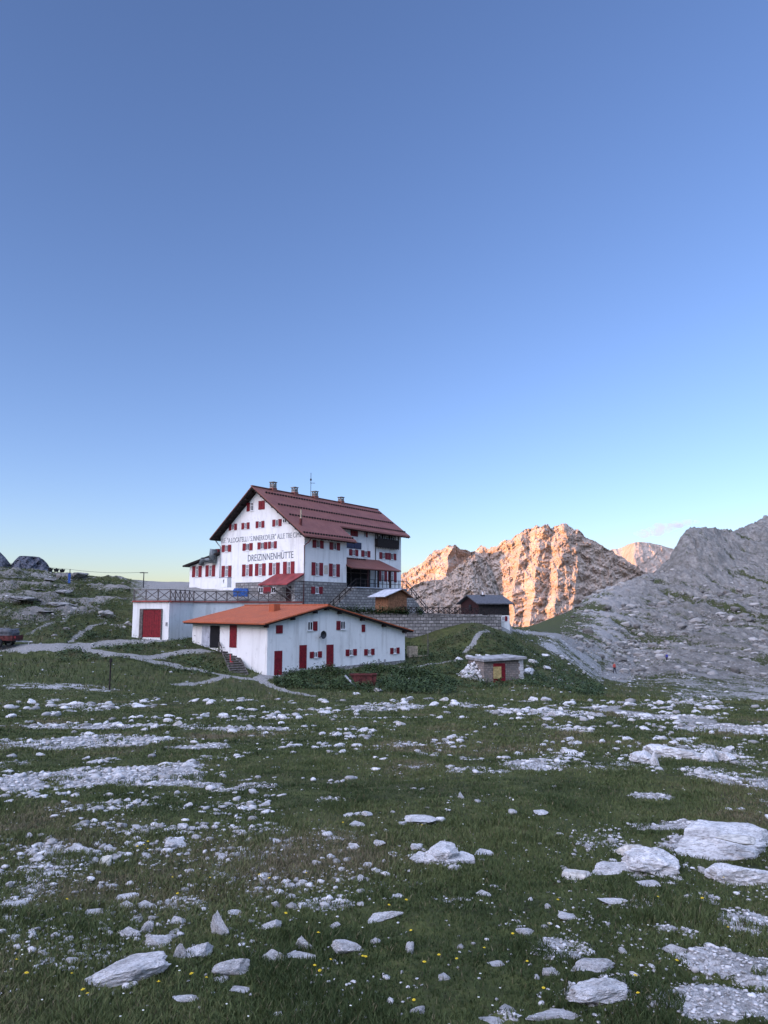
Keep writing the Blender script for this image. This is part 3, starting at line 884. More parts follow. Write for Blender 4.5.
def blocking_ridge():
    """the range far behind the left shoulder that keeps the evening sun off the pass"""
    a = R(SUN_AZ + 180)
    dx, dy = math.sin(a), math.cos(a)          # direction the light travels
    nx, ny = dy, -dx
    nu, nv = 200, 40
    p = np.linspace(-1500, 1500, nu); q = np.linspace(-3300, -1900, nv)
    Pm, Qm = np.meshgrid(p, q, indexing='ij')
    X = Pm * nx + Qm * dx; Y = Pm * ny + Qm * dy
    prof = np.exp(-((Qm + 2500) / 260.0) ** 2)
    ends = sstep(-1450, -1150, Pm) * (1 - sstep(1200, 1500, Pm))
    Z = -150 + ends * prof * (465 + 30 * fbm(Pm * 0.006, Qm * 0.006, 2.0, 5))
    V = np.stack([X, Y, Z], -1).reshape(-1, 3)
    I, J = np.meshgrid(np.arange(nu - 1), np.arange(nv - 1), indexing='ij')
    Q = np.stack([I * nv + J, (I + 1) * nv + J, (I + 1) * nv + J + 1, I * nv + J + 1], -1).reshape(-1, 4)
    tag(np_mesh('mountain_range', V, Q, M['grey_rock'], True), kind='structure')
blocking_ridge()
# ------------------------------------------------------------------ buildings
class Bld:
    """a building with its own axes; faces: 'x' looks along -X, 'y' looks along -Y, 'X' and 'Y' the other way"""
    def __init__(self, name, label, cat, px, D, az, z0=0.0, group=None):
        p = P(px, HORIZON, D)
        self.o = np.array([p[0], p[1], z0])
        a = R(az)
        self.ex = np.array([math.sin(a), math.cos(a), 0.0])
        self.ey = np.array([-math.cos(a), math.sin(a), 0.0])
        self.root = thing(name, label, cat, self.o, R(90) - a, group)

    def on(self, face, off, px, py):
        """(u, z) of the point of a wall plane seen at a picture place"""
        r = ray(px, py)
        n = self.ex if face in 'xX' else self.ey
        t = (self.o @ n + off) / (r @ n)
        q = r * t - self.o
        return float(q @ (self.ey if face in 'xX' else self.ex)), float(q[2])

    def fn(self, face, off):
        if face == 'x': return lambda u, z, n: (off - n, u, z)
        if face == 'X': return lambda u, z, n: (off + n, u, z)
        if face == 'y': return lambda u, z, n: (u, off - n, z)
        return lambda u, z, n: (u, off + n, z)

    def fbox(self, mb, face, off, u0, u1, z0, z1, n0, n1):
        f = self.fn(face, off)
        c = [f(u, z, n) for z in (z0, z1) for n in (n0, n1) for u in (u0, u1)]
        return mb.add(c, [(0, 2, 3, 1), (4, 5, 7, 6), (0, 1, 5, 4), (2, 6, 7, 3), (0, 4, 6, 2), (1, 3, 7, 5)])

    def window(self, face, off, px, py, w, h, style='open2', red='red'):
        """a window in its wall; sizes as seen in the picture, turned into metres on the wall plane"""
        (ua, _), (ub, _) = self.on(face, off, px - w / 2, py), self.on(face, off, px + w / 2, py)
        (u, za), (_, zb) = self.on(face, off, px, py + h / 2), self.on(face, off, px, py - h / 2)
        lo, hi = min(ua, ub), max(ua, ub)
        left_is_hi = ua > ub
        W, H = hi - lo, zb - za
        if style == 'closed':
            wl, wh, sh = lo + W * .5, lo + W * .5, [(lo, lo + W * .485), (lo + W * .515, hi)]
            wl, wh = lo, hi
        elif style == 'open2': wl, wh, sh = lo + W * .345, hi - W * .345, [(lo, lo + W * .335), (hi - W * .335, hi)]
        elif style in ('left', 'right'):
            on_hi = (style == 'left') == left_is_hi
            if on_hi: wl, wh, sh = lo, hi - W * .47, [(hi - W * .45, hi)]
            else: wl, wh, sh = lo + W * .47, hi, [(lo, lo + W * .45)]
        else: wl, wh, sh = lo, hi, []
        ft = 0.055
        mb = MB()
        mid = (wl + wh) / 2
        if style != 'closed':
            self.fbox(mb, face, off, wl, wl + ft, za, zb, -.02, .035)
            self.fbox(mb, face, off, wh - ft, wh, za, zb, -.02, .035)
            self.fbox(mb, face, off, wl + ft, wh - ft, za, za + ft, -.02, .035)
            self.fbox(mb, face, off, wl + ft, wh - ft, zb - ft, zb, -.02, .035)
            self.fbox(mb, face, off, mid - .03, mid + .03, za + ft, zb - ft, -.02, .03)
            zt = za + (zb - za) * .66
            if H > 1.0: self.fbox(mb, face, off, wl + ft, wh - ft, zt - .025, zt + .025, -.02, .026)
            self.fbox(mb, face, off, wl - .06, wh + .06, za - .07, za - .005, -.02, .10)   # sill
            fr = mb.build('window', M['white'], self.root)
            pm = MB(); self.fbox(pm, face, off, wl + ft, wh - ft, za + ft, zb - ft, -.03, .008)
            pm.build('pane', M['glass'], fr)
            if H > 1.0:
                cm = MB()
                self.fbox(cm, face, off, wl + ft + .005, wl + ft + (wh - wl) * .13, za + ft, zb - ft, .009, .013)
                self.fbox(cm, face, off, wh - ft - (wh - wl) * .13, wh - ft - .005, za + ft, zb - ft, .009, .013)
                cm.build('curtain', M['curtain'], fr)
        else:
            self.fbox(mb, face, off, lo, hi, za, zb, -.02, .02)
            fr = mb.build('window', M[red], self.root)
        for a, b in sh:
            sm = MB()
            self.fbox(sm, face, off, a, b, za - .03, zb + .02, .024, .06)
            self.fbox(sm, face, off, a + .03, b - .03, za + .12, za + .22, .061, .075)
            self.fbox(sm, face, off, a + .03, b - .03, zb - .22, zb - .12, .061, .075)
            sm.build('shutter', M[red], fr)
        return fr

    def door(self, face, off, px0, px1, py0, py1, mat, frame=None, handle=True):
        (ua, z1), (ub, _) = self.on(face, off, px0, py0), self.on(face, off, px1, py0)
        _, z0 = self.on(face, off, (px0 + px1) / 2, py1)
        u0, u1 = min(ua, ub), max(ua, ub)
        mb = MB()
        n = max(3, int((u1 - u0) / .22)); w = (u1 - u0) / n
        self.fbox(mb, face, off, u0, u1, z0, z1, -.05, .03)
        for k in range(n):
            self.fbox(mb, face, off, u0 + k * w + .012, u0 + (k + 1) * w - .012, z0 + .03, z1 - .03, .031, .045)
        d = mb.build('door', mat, self.root)
        if frame:
            fm = MB()
            self.fbox(fm, face, off, u0 - .10, u0 - .004, z0, z1 + .1, -.03, .06)
            self.fbox(fm, face, off, u1 + .004, u1 + .10, z0, z1 + .1, -.03, .06)
            self.fbox(fm, face, off, u0 - .004, u1 + .004, z1 + .004, z1 + .1, -.03, .06)
            fm.build('door_frame', frame, d)
        if handle:
            hm = MB(); zc = z0 + (z1 - z0) * .47
            self.fbox(hm, face, off, u0 + .08, u0 + .2, zc, zc + .03, .07, .10)
            self.fbox(hm, face, off, u0 + .10, u0 + .13, zc, zc + .03, .045, .0701)
            hm.build('handle', M['metal_dark'], d)
        return d

# ---- the big mountain hut -----------------------------------------------------------------------------------------
hut = Bld('mountain_hut', 'large white mountain hut with dark red roof, red shutters and painted name on its gable', 'mountain hut', 303.5, 87.0, 34.5)
HR = hut.root
APY, APZ = 7.7, 14.35
XYZ = lambda f: f
def hut_walls():
    m = MB()
    fx = lambda y, z, x: (x, y, z)
    m.prism([(0, -1.5), (0, 8.65), (APY, APZ), (14.1, 8.95), (14.1, -1.5)], 0.0, 8.2, fx)
    m.prism([(2.8, -1.5), (2.8, 10.75), (APY, APZ), (14.1, 8.95), (14.1, -1.5)], 8.19, 25.1, fx)
    m.build('wall', M['plaster'], HR)
    b = MB()
    b.box(-.05, 8.25, -.05, 11.2, -2.0, 3.03)
    b.build('stone_base', M['grey_stone_masonry'], HR)
hut_walls()

def slope_slab(mb, x0, x1, y0, z0, y1, z1, th, down=0.0):
    """roof plane from ridge (y0,z0) to eave (y1,z1), thickness th below"""
    mb.prism([(y0, z0), (y1, z1), (y1, z1 - th), (y0, z0 - th)], x0, x1, lambda y, z, x: (x, y, z))

RZ = 14.88
def rz_right(y): return RZ - (APY - y) * 0.756
def rz_left(y): return RZ - (y - APY) * 0.85
rm = MB()
slope_slab(rm, -1.15, 9.0, APY, RZ, -0.95, rz_right(-0.95), .12)
slope_slab(rm, 9.0, 26.1, APY, RZ, 1.85, rz_right(1.85), .12)
slope_slab(rm, -1.15, 26.1, APY, RZ, 15.0, rz_left(15.0), .12)
roof = rm.build('roof', M['roof_red'], HR)
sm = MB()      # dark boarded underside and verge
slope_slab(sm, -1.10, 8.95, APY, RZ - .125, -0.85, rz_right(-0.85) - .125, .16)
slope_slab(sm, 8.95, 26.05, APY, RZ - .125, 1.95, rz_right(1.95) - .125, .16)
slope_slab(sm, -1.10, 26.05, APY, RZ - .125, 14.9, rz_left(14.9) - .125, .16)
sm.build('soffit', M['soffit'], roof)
rf = MB()
for k in range(9):                                         # purlin heads under both verges
    y = APY - 0.4 - k * 0.95
    if y > -.8: rf.box(-.95, .0, y - .09, y + .09, rz_right(y) - .5, rz_right(y) - .29)
    y = APY + 0.4 + k * 0.9
    if y < 14.8: rf.box(-.95, .0, y - .09, y + .09, rz_left(y) - .52, rz_left(y) - .3)
rf.bar((-.93, APY, rz_right(APY) - .33), (-.93, -.8, rz_right(-.8) - .33), .05, .14); rf.bar((-.93, APY, rz_left(APY) - .33), (-.93, 14.8, rz_left(14.8) - .33), .06, .14)
rf.build('purlin_ends', M['soffit'], roof)
for xa, xb, y0, y1 in ((-.9, 8.9, -.92, 0.0), (9.1, 26.0, 1.88, 2.8)):
    rf = MB(); x = xa                                      # rafter tails along the eaves
    while x < xb:
        rf.bar((x, y0, rz_right(y0) - .36), (x, y1, rz_right(y1) - .36), .12, .14); x += 0.62
    rf.bar((xa - .05, y0 + .1, rz_right(y0 + .1) - .36), (xb, y0 + .1, rz_right(y0 + .1) - .36), .06, .16)
    rf.build('rafter_ends', M['soffit'], roof)
cap = MB()
cap.bar((-1.17, APY, RZ + .02), (26.12, APY, RZ + .02), .34, .10)
cap.build('ridge_cap', M['roof_red'], roof)
for (y, xa, xb) in ((6.6, .2, 25.6), (4.45, .2, 25.6), (2.6, .2, 25.8), (-0.62, -.9, 8.8)):   # snow guards
    g = MB(); x = xa; zc = rz_right(y)
    while x < xb:
        g.box(x, x + .26, y - .05, y + .05, zc - .02, zc + .19); x += .52
    g.box(xa, xb, y - .025, y + .025, zc + .10, zc + .14)
    g.build('snow_guard', M['soffit'], roof)
gt = MB()
gt.tube([(-1.1, -1.02, rz_right(-1.0) - .12), (9.0, -1.02, rz_right(-1.0) - .16)], .075, 8)
gt.tube([(9.1, 1.78, rz_right(1.8) - .12), (26.0, 1.78, rz_right(1.8) - .16)], .075, 8)
gt.build('gutter', M['roof_red'], roof)
def chimney(px, top, bottom, w=.62, pot=True):
    u, zt = hut.on('y', APY, px, top)
    c = MB()
    c.box(u - w / 2, u + w / 2, APY - w / 2, APY + w / 2, RZ - .5, zt - .28)
    o = c.build('chimney', M['grey_stone_masonry'], HR)
    k = MB()
    for a in (-1, 1):
        for b in (-1, 1):
            k.box(u + a * .24 - .06, u + a * .24 + .06, APY + b * .24 - .06, APY + b * .24 + .06, zt - .281, zt - .10)
    k.box(u - w / 2 - .07, u + w / 2 + .07, APY - w / 2 - .07, APY + w / 2 + .07, zt - .10, zt)
    k.build('chimney_cap', M['grey_stone_masonry'], o)
    f = MB(); f.box(u - w / 2 - .05, u + w / 2 + .05, APY - w / 2 - .05, APY + w / 2 + .05, RZ - .4, RZ + .22)
    f.build('flashing', M['roof_red'], o)
for c in ((273.2, 482.0, 0), (294.7, 487.2, 0), (315.0, 491.2, 0), (341.0, 497.0, 0)): chimney(*c)
u, zt = hut.on('y', 0.9, 301, 509.5)
sc = MB(); sc.tube([(u, .9, rz_right(.9) - .1), (u, .9, rz_right(.9) + .75)], .17, 10)
so = sc.build('flue', M['dull_red'], HR)
sc = MB(); sc.tube([(u, .9, rz_right(.9) + .75), (u, .9, zt)], .10, 10); sc.build('flue_tip', M['wood_pale'], so)
u, zt = hut.on('y', APY, 311, 472.8)
an = MB()
an.tube([(u, APY, RZ - .1), (u, APY, zt)], .035, 6)
_, z1 = hut.on('y', APY, 311, 483); _, z2 = hut.on('y', APY, 311, 479.8)
an.bar((u - .15, APY, z1), (u + .75, APY - .1, z1 + .05), .04); an.bar((u + .35, APY - .35, z1 + .03), (u + .35, APY + .3, z1 + .03), .03)
an.bar((u - .18, APY, z2), (u + .18, APY, z2), .05); an.box(u - .08, u + .08, APY - .08, APY + .08, z2 - .12, z2 + .15)
an.build('antenna', M['metal_dark'], HR)

# windows of the gable (face x at 0) and of the long side (faces y at 0 and 2.8)
for q in ((226.7, 571.3, 9.8, 11, 'open2'), (247.5, 570.3, 10.4, 11.6, 'open2'), (260.5, 569.6, 10.6, 11.9, 'open2'), (274.4, 568.9, 10.9, 12.2, 'open2'), (288.9, 568.2, 11.4, 13, 'open2'),
          (226.7, 548.4, 9.2, 6.6, 'open2'), (247.8, 546.9, 10, 6.9, 'open2'), (262.6, 545.7, 9.8, 6.7, 'open2'), (272.6, 544.9, 8.6, 6.7, 'open2'),
          (233.1, 527.1, 8, 6.0, 'open2'), (245.7, 525.9, 8, 6.2, 'open2'), (260.2, 524.5, 8.6, 6.4, 'open2'), (277.2, 522.8, 9.2, 6.6, 'open2'), (284.8, 520.9, 4, 4.0, 'bare'),
          (250.4, 506.9, 7, 8.2, 'left'), (261.8, 505.1, 6.2, 8.3, 'closed'),
          (263.0, 590.0, 8.6, 6.0, 'right'), (271.6, 589.9, 8.6, 6.0, 'left')):
    off = -.052 if q[1] > 583 else 0.0
    hut.window('x', off, *q)
for q in ((317.9, 544.2, 11, 7.5, 'open2'), (334.6, 546.3, 10.4, 7.1, 'open2'), (317.1, 569.0, 11.4, 12.6, 'open2'), (334.2, 570.2, 10.8, 12.4, 'open2'), (316.8, 590.2, 11.4, 6.6, 'open2')):
    hut.window('y', -.052 if q[1] > 583 else 0.0, *q)
for q in ((354.1, 532.9, 7.2, 6.3, 'closed'), (365.6, 534.3, 3.6, 5.4, 'right'), (353.5, 552.6, 9, 6, 'open2'), (365.6, 553.8, 9, 6, 'open2'),
          (383.4, 555.8, 8.3, 6.3, 'open2'), (392.0, 556.6, 8.2, 6.3, 'open2'), (382.6, 575.9, 8.6, 10.6, 'open2'), (392.2, 576.8, 8.4, 10.4, 'open2')):
    hut.window('y', 2.8, *q)
# blue panels
m = MB(); f = hut.fbox
(ua, z1), (ub, z0) = hut.on('y', 2.8, 346.5, 541.2), hut.on('y', 2.8, 361, 549.4)
f(m, 'y', 2.8, ua, (ua + ub) / 2 - .04, z0, z1, .02, .08); f(m, 'y', 2.8, (ua + ub) / 2 + .04, ub, z0, z1, .02, .08)
m.build('solar_panel', M['panel_blue'], HR)
m = MB()
(ua, z1), (ub, z0) = hut.on('y', 0, 324.2, 565.2), hut.on('y', 0, 327.6, 574.0)
f(m, 'y', 0, ua, ub, z0, z1, .005, .05); m.build('plaque', M['plaque'], HR)
# wooden balcony
BY = 2.25
(ua, zt), (ub, zb) = hut.on('y', BY, 378.0, 533.5), hut.on('y', BY, 398.8, 548.6)
(_, zm) = hut.on('y', BY, 388, 539.8)
m = MB()
m.box(ua, ub, BY, BY + .06, zb, zm)
n = 26
for k in range(n + 1):
    xx = ua + (ub - ua) * k / n
    m.box(xx - .07, xx + .07, BY - .03, BY - .001, zb - .12 - .12 * (k % 2), zm)
m.box(ua, ua + .06, BY + .061, 2.79, zb, zm); m.box(ub - .06, ub, BY + .061, 2.79, zb, zm)
m.box(ua, ub, BY + .07, 2.79, zb - .05, zb + .08)
m.bar((ua, BY + .02, zm + .05), (ub, BY + .02, zm + .05), .14, .09)
bal = m.build('balcony', M['wood_dark'], HR)
for k in range(4):
    xx = ua + (ub - ua) * k / 3
    m = MB(); m.box(xx - .09, xx + .09, BY, BY + .1, zm + .095, rz_right(BY) - .3)
    m.build('post', M['wood_dark'], bal)
for k in range(3):
    xx = ua + (ub - ua) * (k + .5) / 3
    m = MB()
    for a_ in (-.55, .55): m.box(xx + a_ - .05, xx + a_ + .05, 2.70, 2.74, zm - .4, zt - .1)
    m.box(xx - .49, xx + .49, 2.70, 2.74, zm - .4, zm - .3); m.box(xx - .49, xx + .49, 2.70, 2.74, zt - .2, zt - .1)
    m.box(xx - .05, xx + .05, 2.70, 2.735, zm - .3, zt - .2)
    m.build('balcony_window', M['white'], bal)
    m = MB(); m.box(xx - .49, xx + .49, 2.745, 2.76, zm - .4, zt - .1)
    m.build('pane', M['glass'], bal)
m = MB(); m.box(ua + .1, ub, 2.77, 2.795, zb, rz_right(2.8) - .4); m.build('dark_boarding', M['wood_dark'], bal)
# downpipes
m = MB()
m.tube([(.15, -1.0, 8.1), (.12, -.6, 7.6), (-.12, -.12, 7.2), (-.12, -.12, .2)], .07, 8); m.build('downpipe', M['dull_red'], HR)
m = MB()
u, _ = hut.on('y', 2.7, 375.6, 545)
m.tube([(u, 1.8, 10.0), (u, 2.3, 9.6), (u, 2.7, 9.3), (u, 2.7, 2.5)], .06, 8); m.build('downpipe', M['metal_dark'], HR)
m = MB()
m.tube([(-.15, 14.9, 8.5), (-.15, 14.6, 8.2), (-.12, 14.0, 7.6), (-.12, 14.0, 3.0)], .07, 8); m.build('downpipe', M['metal'], HR)
# porch over the gable door
pm = MB()
pm.prism([(-.06, 3.95), (-3.1, 2.62), (-3.1, 2.50), (-.06, 3.82)], -.15, 4.35, lambda x, z, y: (x, y, z))
po = pm.build('porch_roof', M['porch_red'], HR)
pm = MB()
for y in (0.1, 1.4, 2.8, 4.1): pm.bar((-.06, y, 3.72), (-3.0, y, 2.42), .12, .14)
pm.bar((-2.8, .0, 2.38), (-2.8, 4.2, 2.38), .16, .16)
pm.bar((-2.8, .15, 2.3), (-.06, .15, .9), .12, .12); pm.bar((-2.7, 2.7, 2.3), (-.06, 2.7, 1.0), .12, .12)
pm.build('porch_beam', M['wood_grey'], po)
pm = MB(); pm.box(-1.6, -.06, -.02, .55, -1.2, 2.9); pm.build('porch_pier', M['grey_stone_masonry'], HR)
(ua, z1), (ub, z0) = hut.on('x', -.06, 286.2, 586.5), hut.on('x', -.06, 290.6, 606)
pm = MB(); pm.box(-.10, -.052, ub, ua, z0, z1); d = pm.build('door', M['brown_red'], HR)
# porch roof over the entrance terrace
pm = MB()
pm.prism([(2.79, 6.55), (-.95, 4.95), (-.95, 4.82), (2.79, 6.42)], 8.1, 19.4, lambda y, z, x: (x, y, z))
po = pm.build('porch_roof', M['roof_red'], HR)
pm = MB(); x = 8.2
while x < 19.3:
    pm.bar((x, 2.7, 6.36), (x, -.9, 4.80), .1, .12); x += .6
pm.bar((8.15, -.6, 4.84), (19.3, -.6, 4.84), .16, .16)
pm.build('porch_rafter', M['soffit'], po)
pm = MB(); x = 8.4
while x < 15.5:
    pm.box(x, x + .24, 2.2, 2.28, 6.28, 6.5); x += .42
pm.build('snow_guard', M['soffit'], po)
for px in (368.0, 378.3, 390.0):
    u, _ = hut.on('y', -.6, px, 575)
    pm = MB(); pm.box(u - .1, u + .1, -.7, -.5, 2.5, 4.78); pm.build('porch_post', M['brown_red'], HR)
# glazed entrance under the porch, its shaded depth painted near-black
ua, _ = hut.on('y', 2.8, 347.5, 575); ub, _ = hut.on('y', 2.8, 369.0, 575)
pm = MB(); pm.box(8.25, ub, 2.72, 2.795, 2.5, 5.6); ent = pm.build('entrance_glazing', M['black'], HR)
pm = MB()
for k in range(5):
    xx = 8.3 + (ub - 8.3) * k / 4
    pm.box(xx - .06, xx + .06, 2.62, 2.715, 2.5, 5.6)
pm.box(8.25, ub, 2.64, 2.70, 4.5, 4.6)
pm.build('glazing_bar', M['wood_grey'], ent)
# entrance terrace of stone, its railing and the two outside stairs
pm = MB()
pm.box(8.26, 20.0, -1.5, 2.7, -1.8, 2.40)
dk = pm.build('entrance_terrace', M['grey_stone_masonry'], HR)
pm = MB(); pm.box(8.2, 20.1, -1.62, 2.7, 2.404, 2.5); pm.build('paving_edge', M['sheet_grey'], dk)
pm = MB()
nst = 14
for k in range(nst):
    xa = 2.6 + k * (5.6 / nst)
    pm.box(xa, xa + 5.6 / nst, -1.5, -.06, -1.8, -.9 + (k + 1) * 3.3 / nst)
pm.build('stair', M['grey_stone_masonry'], HR)
pm = MB()
for k in range(nst):
    xa = 20.0 + k * (5.0 / nst)
    pm.box(xa + .01, xa + 5.0 / nst, -1.5, .1, -1.8, 2.4 - (k + 1) * 3.2 / nst)
pm.build('stair', M['grey_stone_masonry'], HR)
pm = MB()
ry = -1.45
def rail(a, b, za, zb, y0=ry, y1=ry, n=4):
    for h in (.5, 1.0): pm.bar((a, y0, za + h), (b, y1, zb + h), .07, .07)
    for k in range(n + 1):
        t = k / n
        pm.bar((a + (b - a) * t, y0 + (y1 - y0) * t, za + (zb - za) * t), (a + (b - a) * t, y0 + (y1 - y0) * t, za + (zb - za) * t + 1.0), .07, .07, up=(1, 0, 0))
rail(2.7, 8.3, -.8, 2.5, n=5); rail(8.3, 20.0, 2.5, 2.5, n=12); rail(20.0, 25.0, 2.5, -.7, n=4)
pm.build('railing', M['wood_dark'], HR)

# painted lettering
def lettering(text, face, off, pxL, pxR, pyL, pyR, hpx, mat, parent):
    cu = bpy.data.curves.new('lettering', 'FONT')
    cu.body = text; cu.size = 1.0; cu.extrude = 0.012; cu.space_character = 1.04
    o = bpy.data.objects.new('lettering_tmp', cu); COL.objects.link(o)
    bpy.context.view_layer.update()
    dg = bpy.context.evaluated_depsgraph_get()
    me = bpy.data.meshes.new_from_object(o.evaluated_get(dg))
    bpy.data.objects.remove(o)
    co = np.empty(len(me.vertices) * 3); me.vertices.foreach_get('co', co); co = co.reshape(-1, 3)
    (u0, z0), (u1, z1) = hut.on(face, off, pxL, pyL), hut.on(face, off, pxR, pyR)
    _, za = hut.on(face, off, pxL, pyL + hpx / 2); _, zb = hut.on(face, off, pxL, pyL - hpx / 2)
    x0, x1 = co[:, 0].min(), co[:, 0].max(); capH = 0.70
    t = (co[:, 0] - x0) / (x1 - x0)
    u = u0 + (u1 - u0) * t
    z = z0 + (z1 - z0) * t + (co[:, 1] - capH / 2) / capH * (zb - za)
    n = 0.012 + co[:, 2]
    out = np.array([hut.fn(face, off)(a, b, c) for a, b, c in zip(u, z, n)])
    me.vertices.foreach_set('co', out.ravel()); me.update()
    me.materials.clear()
    return link('lettering', me, mat, parent)
lettering('RIF. "A.LOCATELLI / S.INNERKOFLER" ALLE TRE CIME', 'x', 0, 221.6, 301.2, 541.0, 534.4, 4.9, M['pale_letter'], HR)
lettering('DREIZINNENHÜTTE', 'x', 0, 248.0, 293.4, 558.2, 554.4, 6.6, M['lettering'], HR)

# low annex against the left end, with its duct and dormer
m = MB()
m.prism([(14.11, 1.5), (14.11, 6.75), (20.3, 5.35), (20.3, 1.5)], .4, 9.5, lambda y, z, x: (x, y, z))
m.build('annex_wall', M['plaster'], HR)
m = MB()
m.prism([(14.12, 7.02), (20.95, 5.48), (20.95, 5.28), (14.12, 6.82)], -.3, 10.0, lambda y, z, x: (x, y, z))
m.build('annex_roof', M['soffit'], HR)
for q in ((197.1, 571.5, 9.4, 10.8, 'open2'), (210.5, 570.8, 9.6, 11, 'open2')): hut.window('x', .4, *q)
m = MB()
(ua, z1), (ub, z0) = hut.on('x', .1, 211.2, 549.5), hut.on('x', .1, 217.3, 560.5)
m.tube([(.0, (ua + ub) / 2 + .2, z0 - .3), (.0, (ua + ub) / 2 + .1, (z0 + z1) / 2), (.0, (ua + ub) / 2, z1)], .50, 12)
(uc, zc) = hut.on('x', .1, 203, 559.8); (ud, zd) = hut.on('x', .1, 201.5, 564.3)
m.tube([(.0, (ua + ub) / 2, z0 + .15), (.0, uc, zc), (.0, ud, zd - .1)], .33, 12)
m.build('duct', M['duct'], HR, True)
m = MB()
(ua, z1), (ub, z0) = hut.on('x', .9, 215.2, 549), hut.on('x', .9, 218.2, 556.5)
m.box(.9, 2.0, ub, ua, z0, z1); m.build('annex_hatch', M['red'], HR)

# ---- long white outbuilding with the orange roof ----------------------------------------------------------------------
low = Bld('low_white_building', 'low white outbuilding with orange tiled roof and four narrow red doors', 'outbuilding', 268, 60.0, 44.0)
LR = low.root
m = MB()
m.prism([(0, -8), (0, -1.28), (6.1, .02), (16.3, -2.22), (16.3, -8)], 0, 11.1, lambda x, z, y: (x, y, z))
m.build('wall', M['plaster'], LR)
m = MB()
fx = lambda x, z, y: (x, y, z)
k1, k2 = 1.30 / 6.1, 2.24 / 10.2
m.prism([(6.1, .17), (-.75, .17 - k1 * 6.85), (-.75, .07 - k1 * 6.85), (6.1, .07)], -.55, 11.6, fx)
m.prism([(6.1, .17), (17.0, .17 - k2 * 10.9), (17.0, .07 - k2 * 10.9), (6.1, .07)], -.55, 11.6, fx)
lroof = m.build('roof', M['tiles'], LR)
m = MB()
m.prism([(6.1, .065), (-.68, .065 - k1 * 6.78), (-.68, -.055 - k1 * 6.78), (6.1, -.055)], -.50, 11.5, fx)
m.prism([(6.1, .065), (16.93, .065 - k2 * 10.83), (16.93, -.055 - k2 * 10.83), (6.1, -.055)], -.50, 11.5, fx)
m.build('soffit', M['soffit'], lroof)
m = MB()
for xx in (-.3, 2.4, 4.8, 6.1, 7.6, 10.4, 13.2, 16.0):
    zz = .065 - (k1 * (6.1 - xx) if xx < 6.1 else k2 * (xx - 6.1))
    m.box(xx - .1, xx + .1, -.45, .0, zz - .34, zz - .13)
m.build('purlin_ends', M['soffit'], lroof)
m = MB(); m.bar((6.1, -.57, .2), (6.1, 11.62, .2), .3, .1); m.build('ridge_cap', M['tiles'], lroof)
u, z = low.on('y', 4.0, 275, 602.5)
m = MB(); m.box(u - .35, u + .35, 3.7, 4.4, z - 1.2, z - .12); v_ = m.build('roof_vent', M['tiles'], lroof)
for q in ((303.1 - 23.9, 629.2, 6.4, 7.6, 'closed'), (312.3, 626.0, 9.6, 8.8, 'right'), (340.7, 625.3, 9.0, 8.4, 'left'), (363.2, 628.2, 3.2, 6.8, 'closed'),
          (315.6, 654.6, 12.0, 5.8, 'open2'), (351.0, 652.4, 11.0, 6.0, 'open2'), (369.1, 652.0, 10.2, 5.8, 'open2'), (394.6, 650.7, 9.2, 5.6, 'open2')):
    low.window('y', 0, *q)
low.door('y', 0, 274.4, 282.2, 651.0, 675.0, M['red'])
low.door('y', 0, 299.4, 306.6, 645.2, 668.6, M['red'])
low.door('y', 0, 326.4, 333.4, 644.8, 666.8, M['red'])
low.door('x', 0, 230.2, 237.2, 622.5, 647.6, M['red'])
low.door('x', 0, 202.4, 210.4, 625.8, 647.4, M['sheet_grey'])
(ua, z1), (ub, z0) = low.on('x', 0, 210.8, 625.6), low.on('x', 0, 219.4, 648)
m = MB(); m.box(-.05, .02, ub, ua, z0, z1)
m.build('doorway', M['black'], LR)  # black sheet stands in for the shade inside the doorway
m = MB()
_, zt = low.on('y', 0, 330, 667.5); _, zt2 = low.on('y', 0, 400, 660.5)
m.prism([(1.5, -8), (1.5, -5.22), (16.36, zt2), (16.36, -8)], -.07, .0, lambda x, z, y: (x, y, z)); m.build('plinth', M['grey_stone_masonry'], LR)
u, z = low.on('y', -.3, 322.8, 634.8)
m = MB()
nseg, rr = 14, .34
vs_, fs_ = [(u, -.30, z)], []
for ring in (1, 2):
    for k in range(nseg):
        a = 2 * math.pi * k / nseg; q = rr * ring / 2
        vs_.append((u + math.cos(a) * q, -.30 - .10 * (ring / 2) ** 2, z + math.sin(a) * q))
for k in range(nseg):
    fs_.append((0, 1 + k, 1 + (k + 1) % nseg)); fs_.append((1 + k, 1 + nseg + k, 1 + nseg + (k + 1) % nseg, 1 + (k + 1) % nseg))
m.add(vs_, fs_)
dish = m.build('satellite_dish', M['metal_dark'], LR)
m = MB(); m.bar((u, -.3, z), (u - .1, -.01, z - .25), .05); m.bar((u, -.31, z - .3), (u, -.75, z - .05), .03); m.build('dish_arm', M['metal_dark'], dish)
for px, py, hh in ((378.9, 665, .55), (384.8, 664.3, .45)):
    u, z = low.on('y', -.35, px, py)
    m = MB(); m.tube([(u, -.35, z - .6), (u, -.35, z + hh)], .09, 8); m.build('vent_pipe', M['metal'], LR)

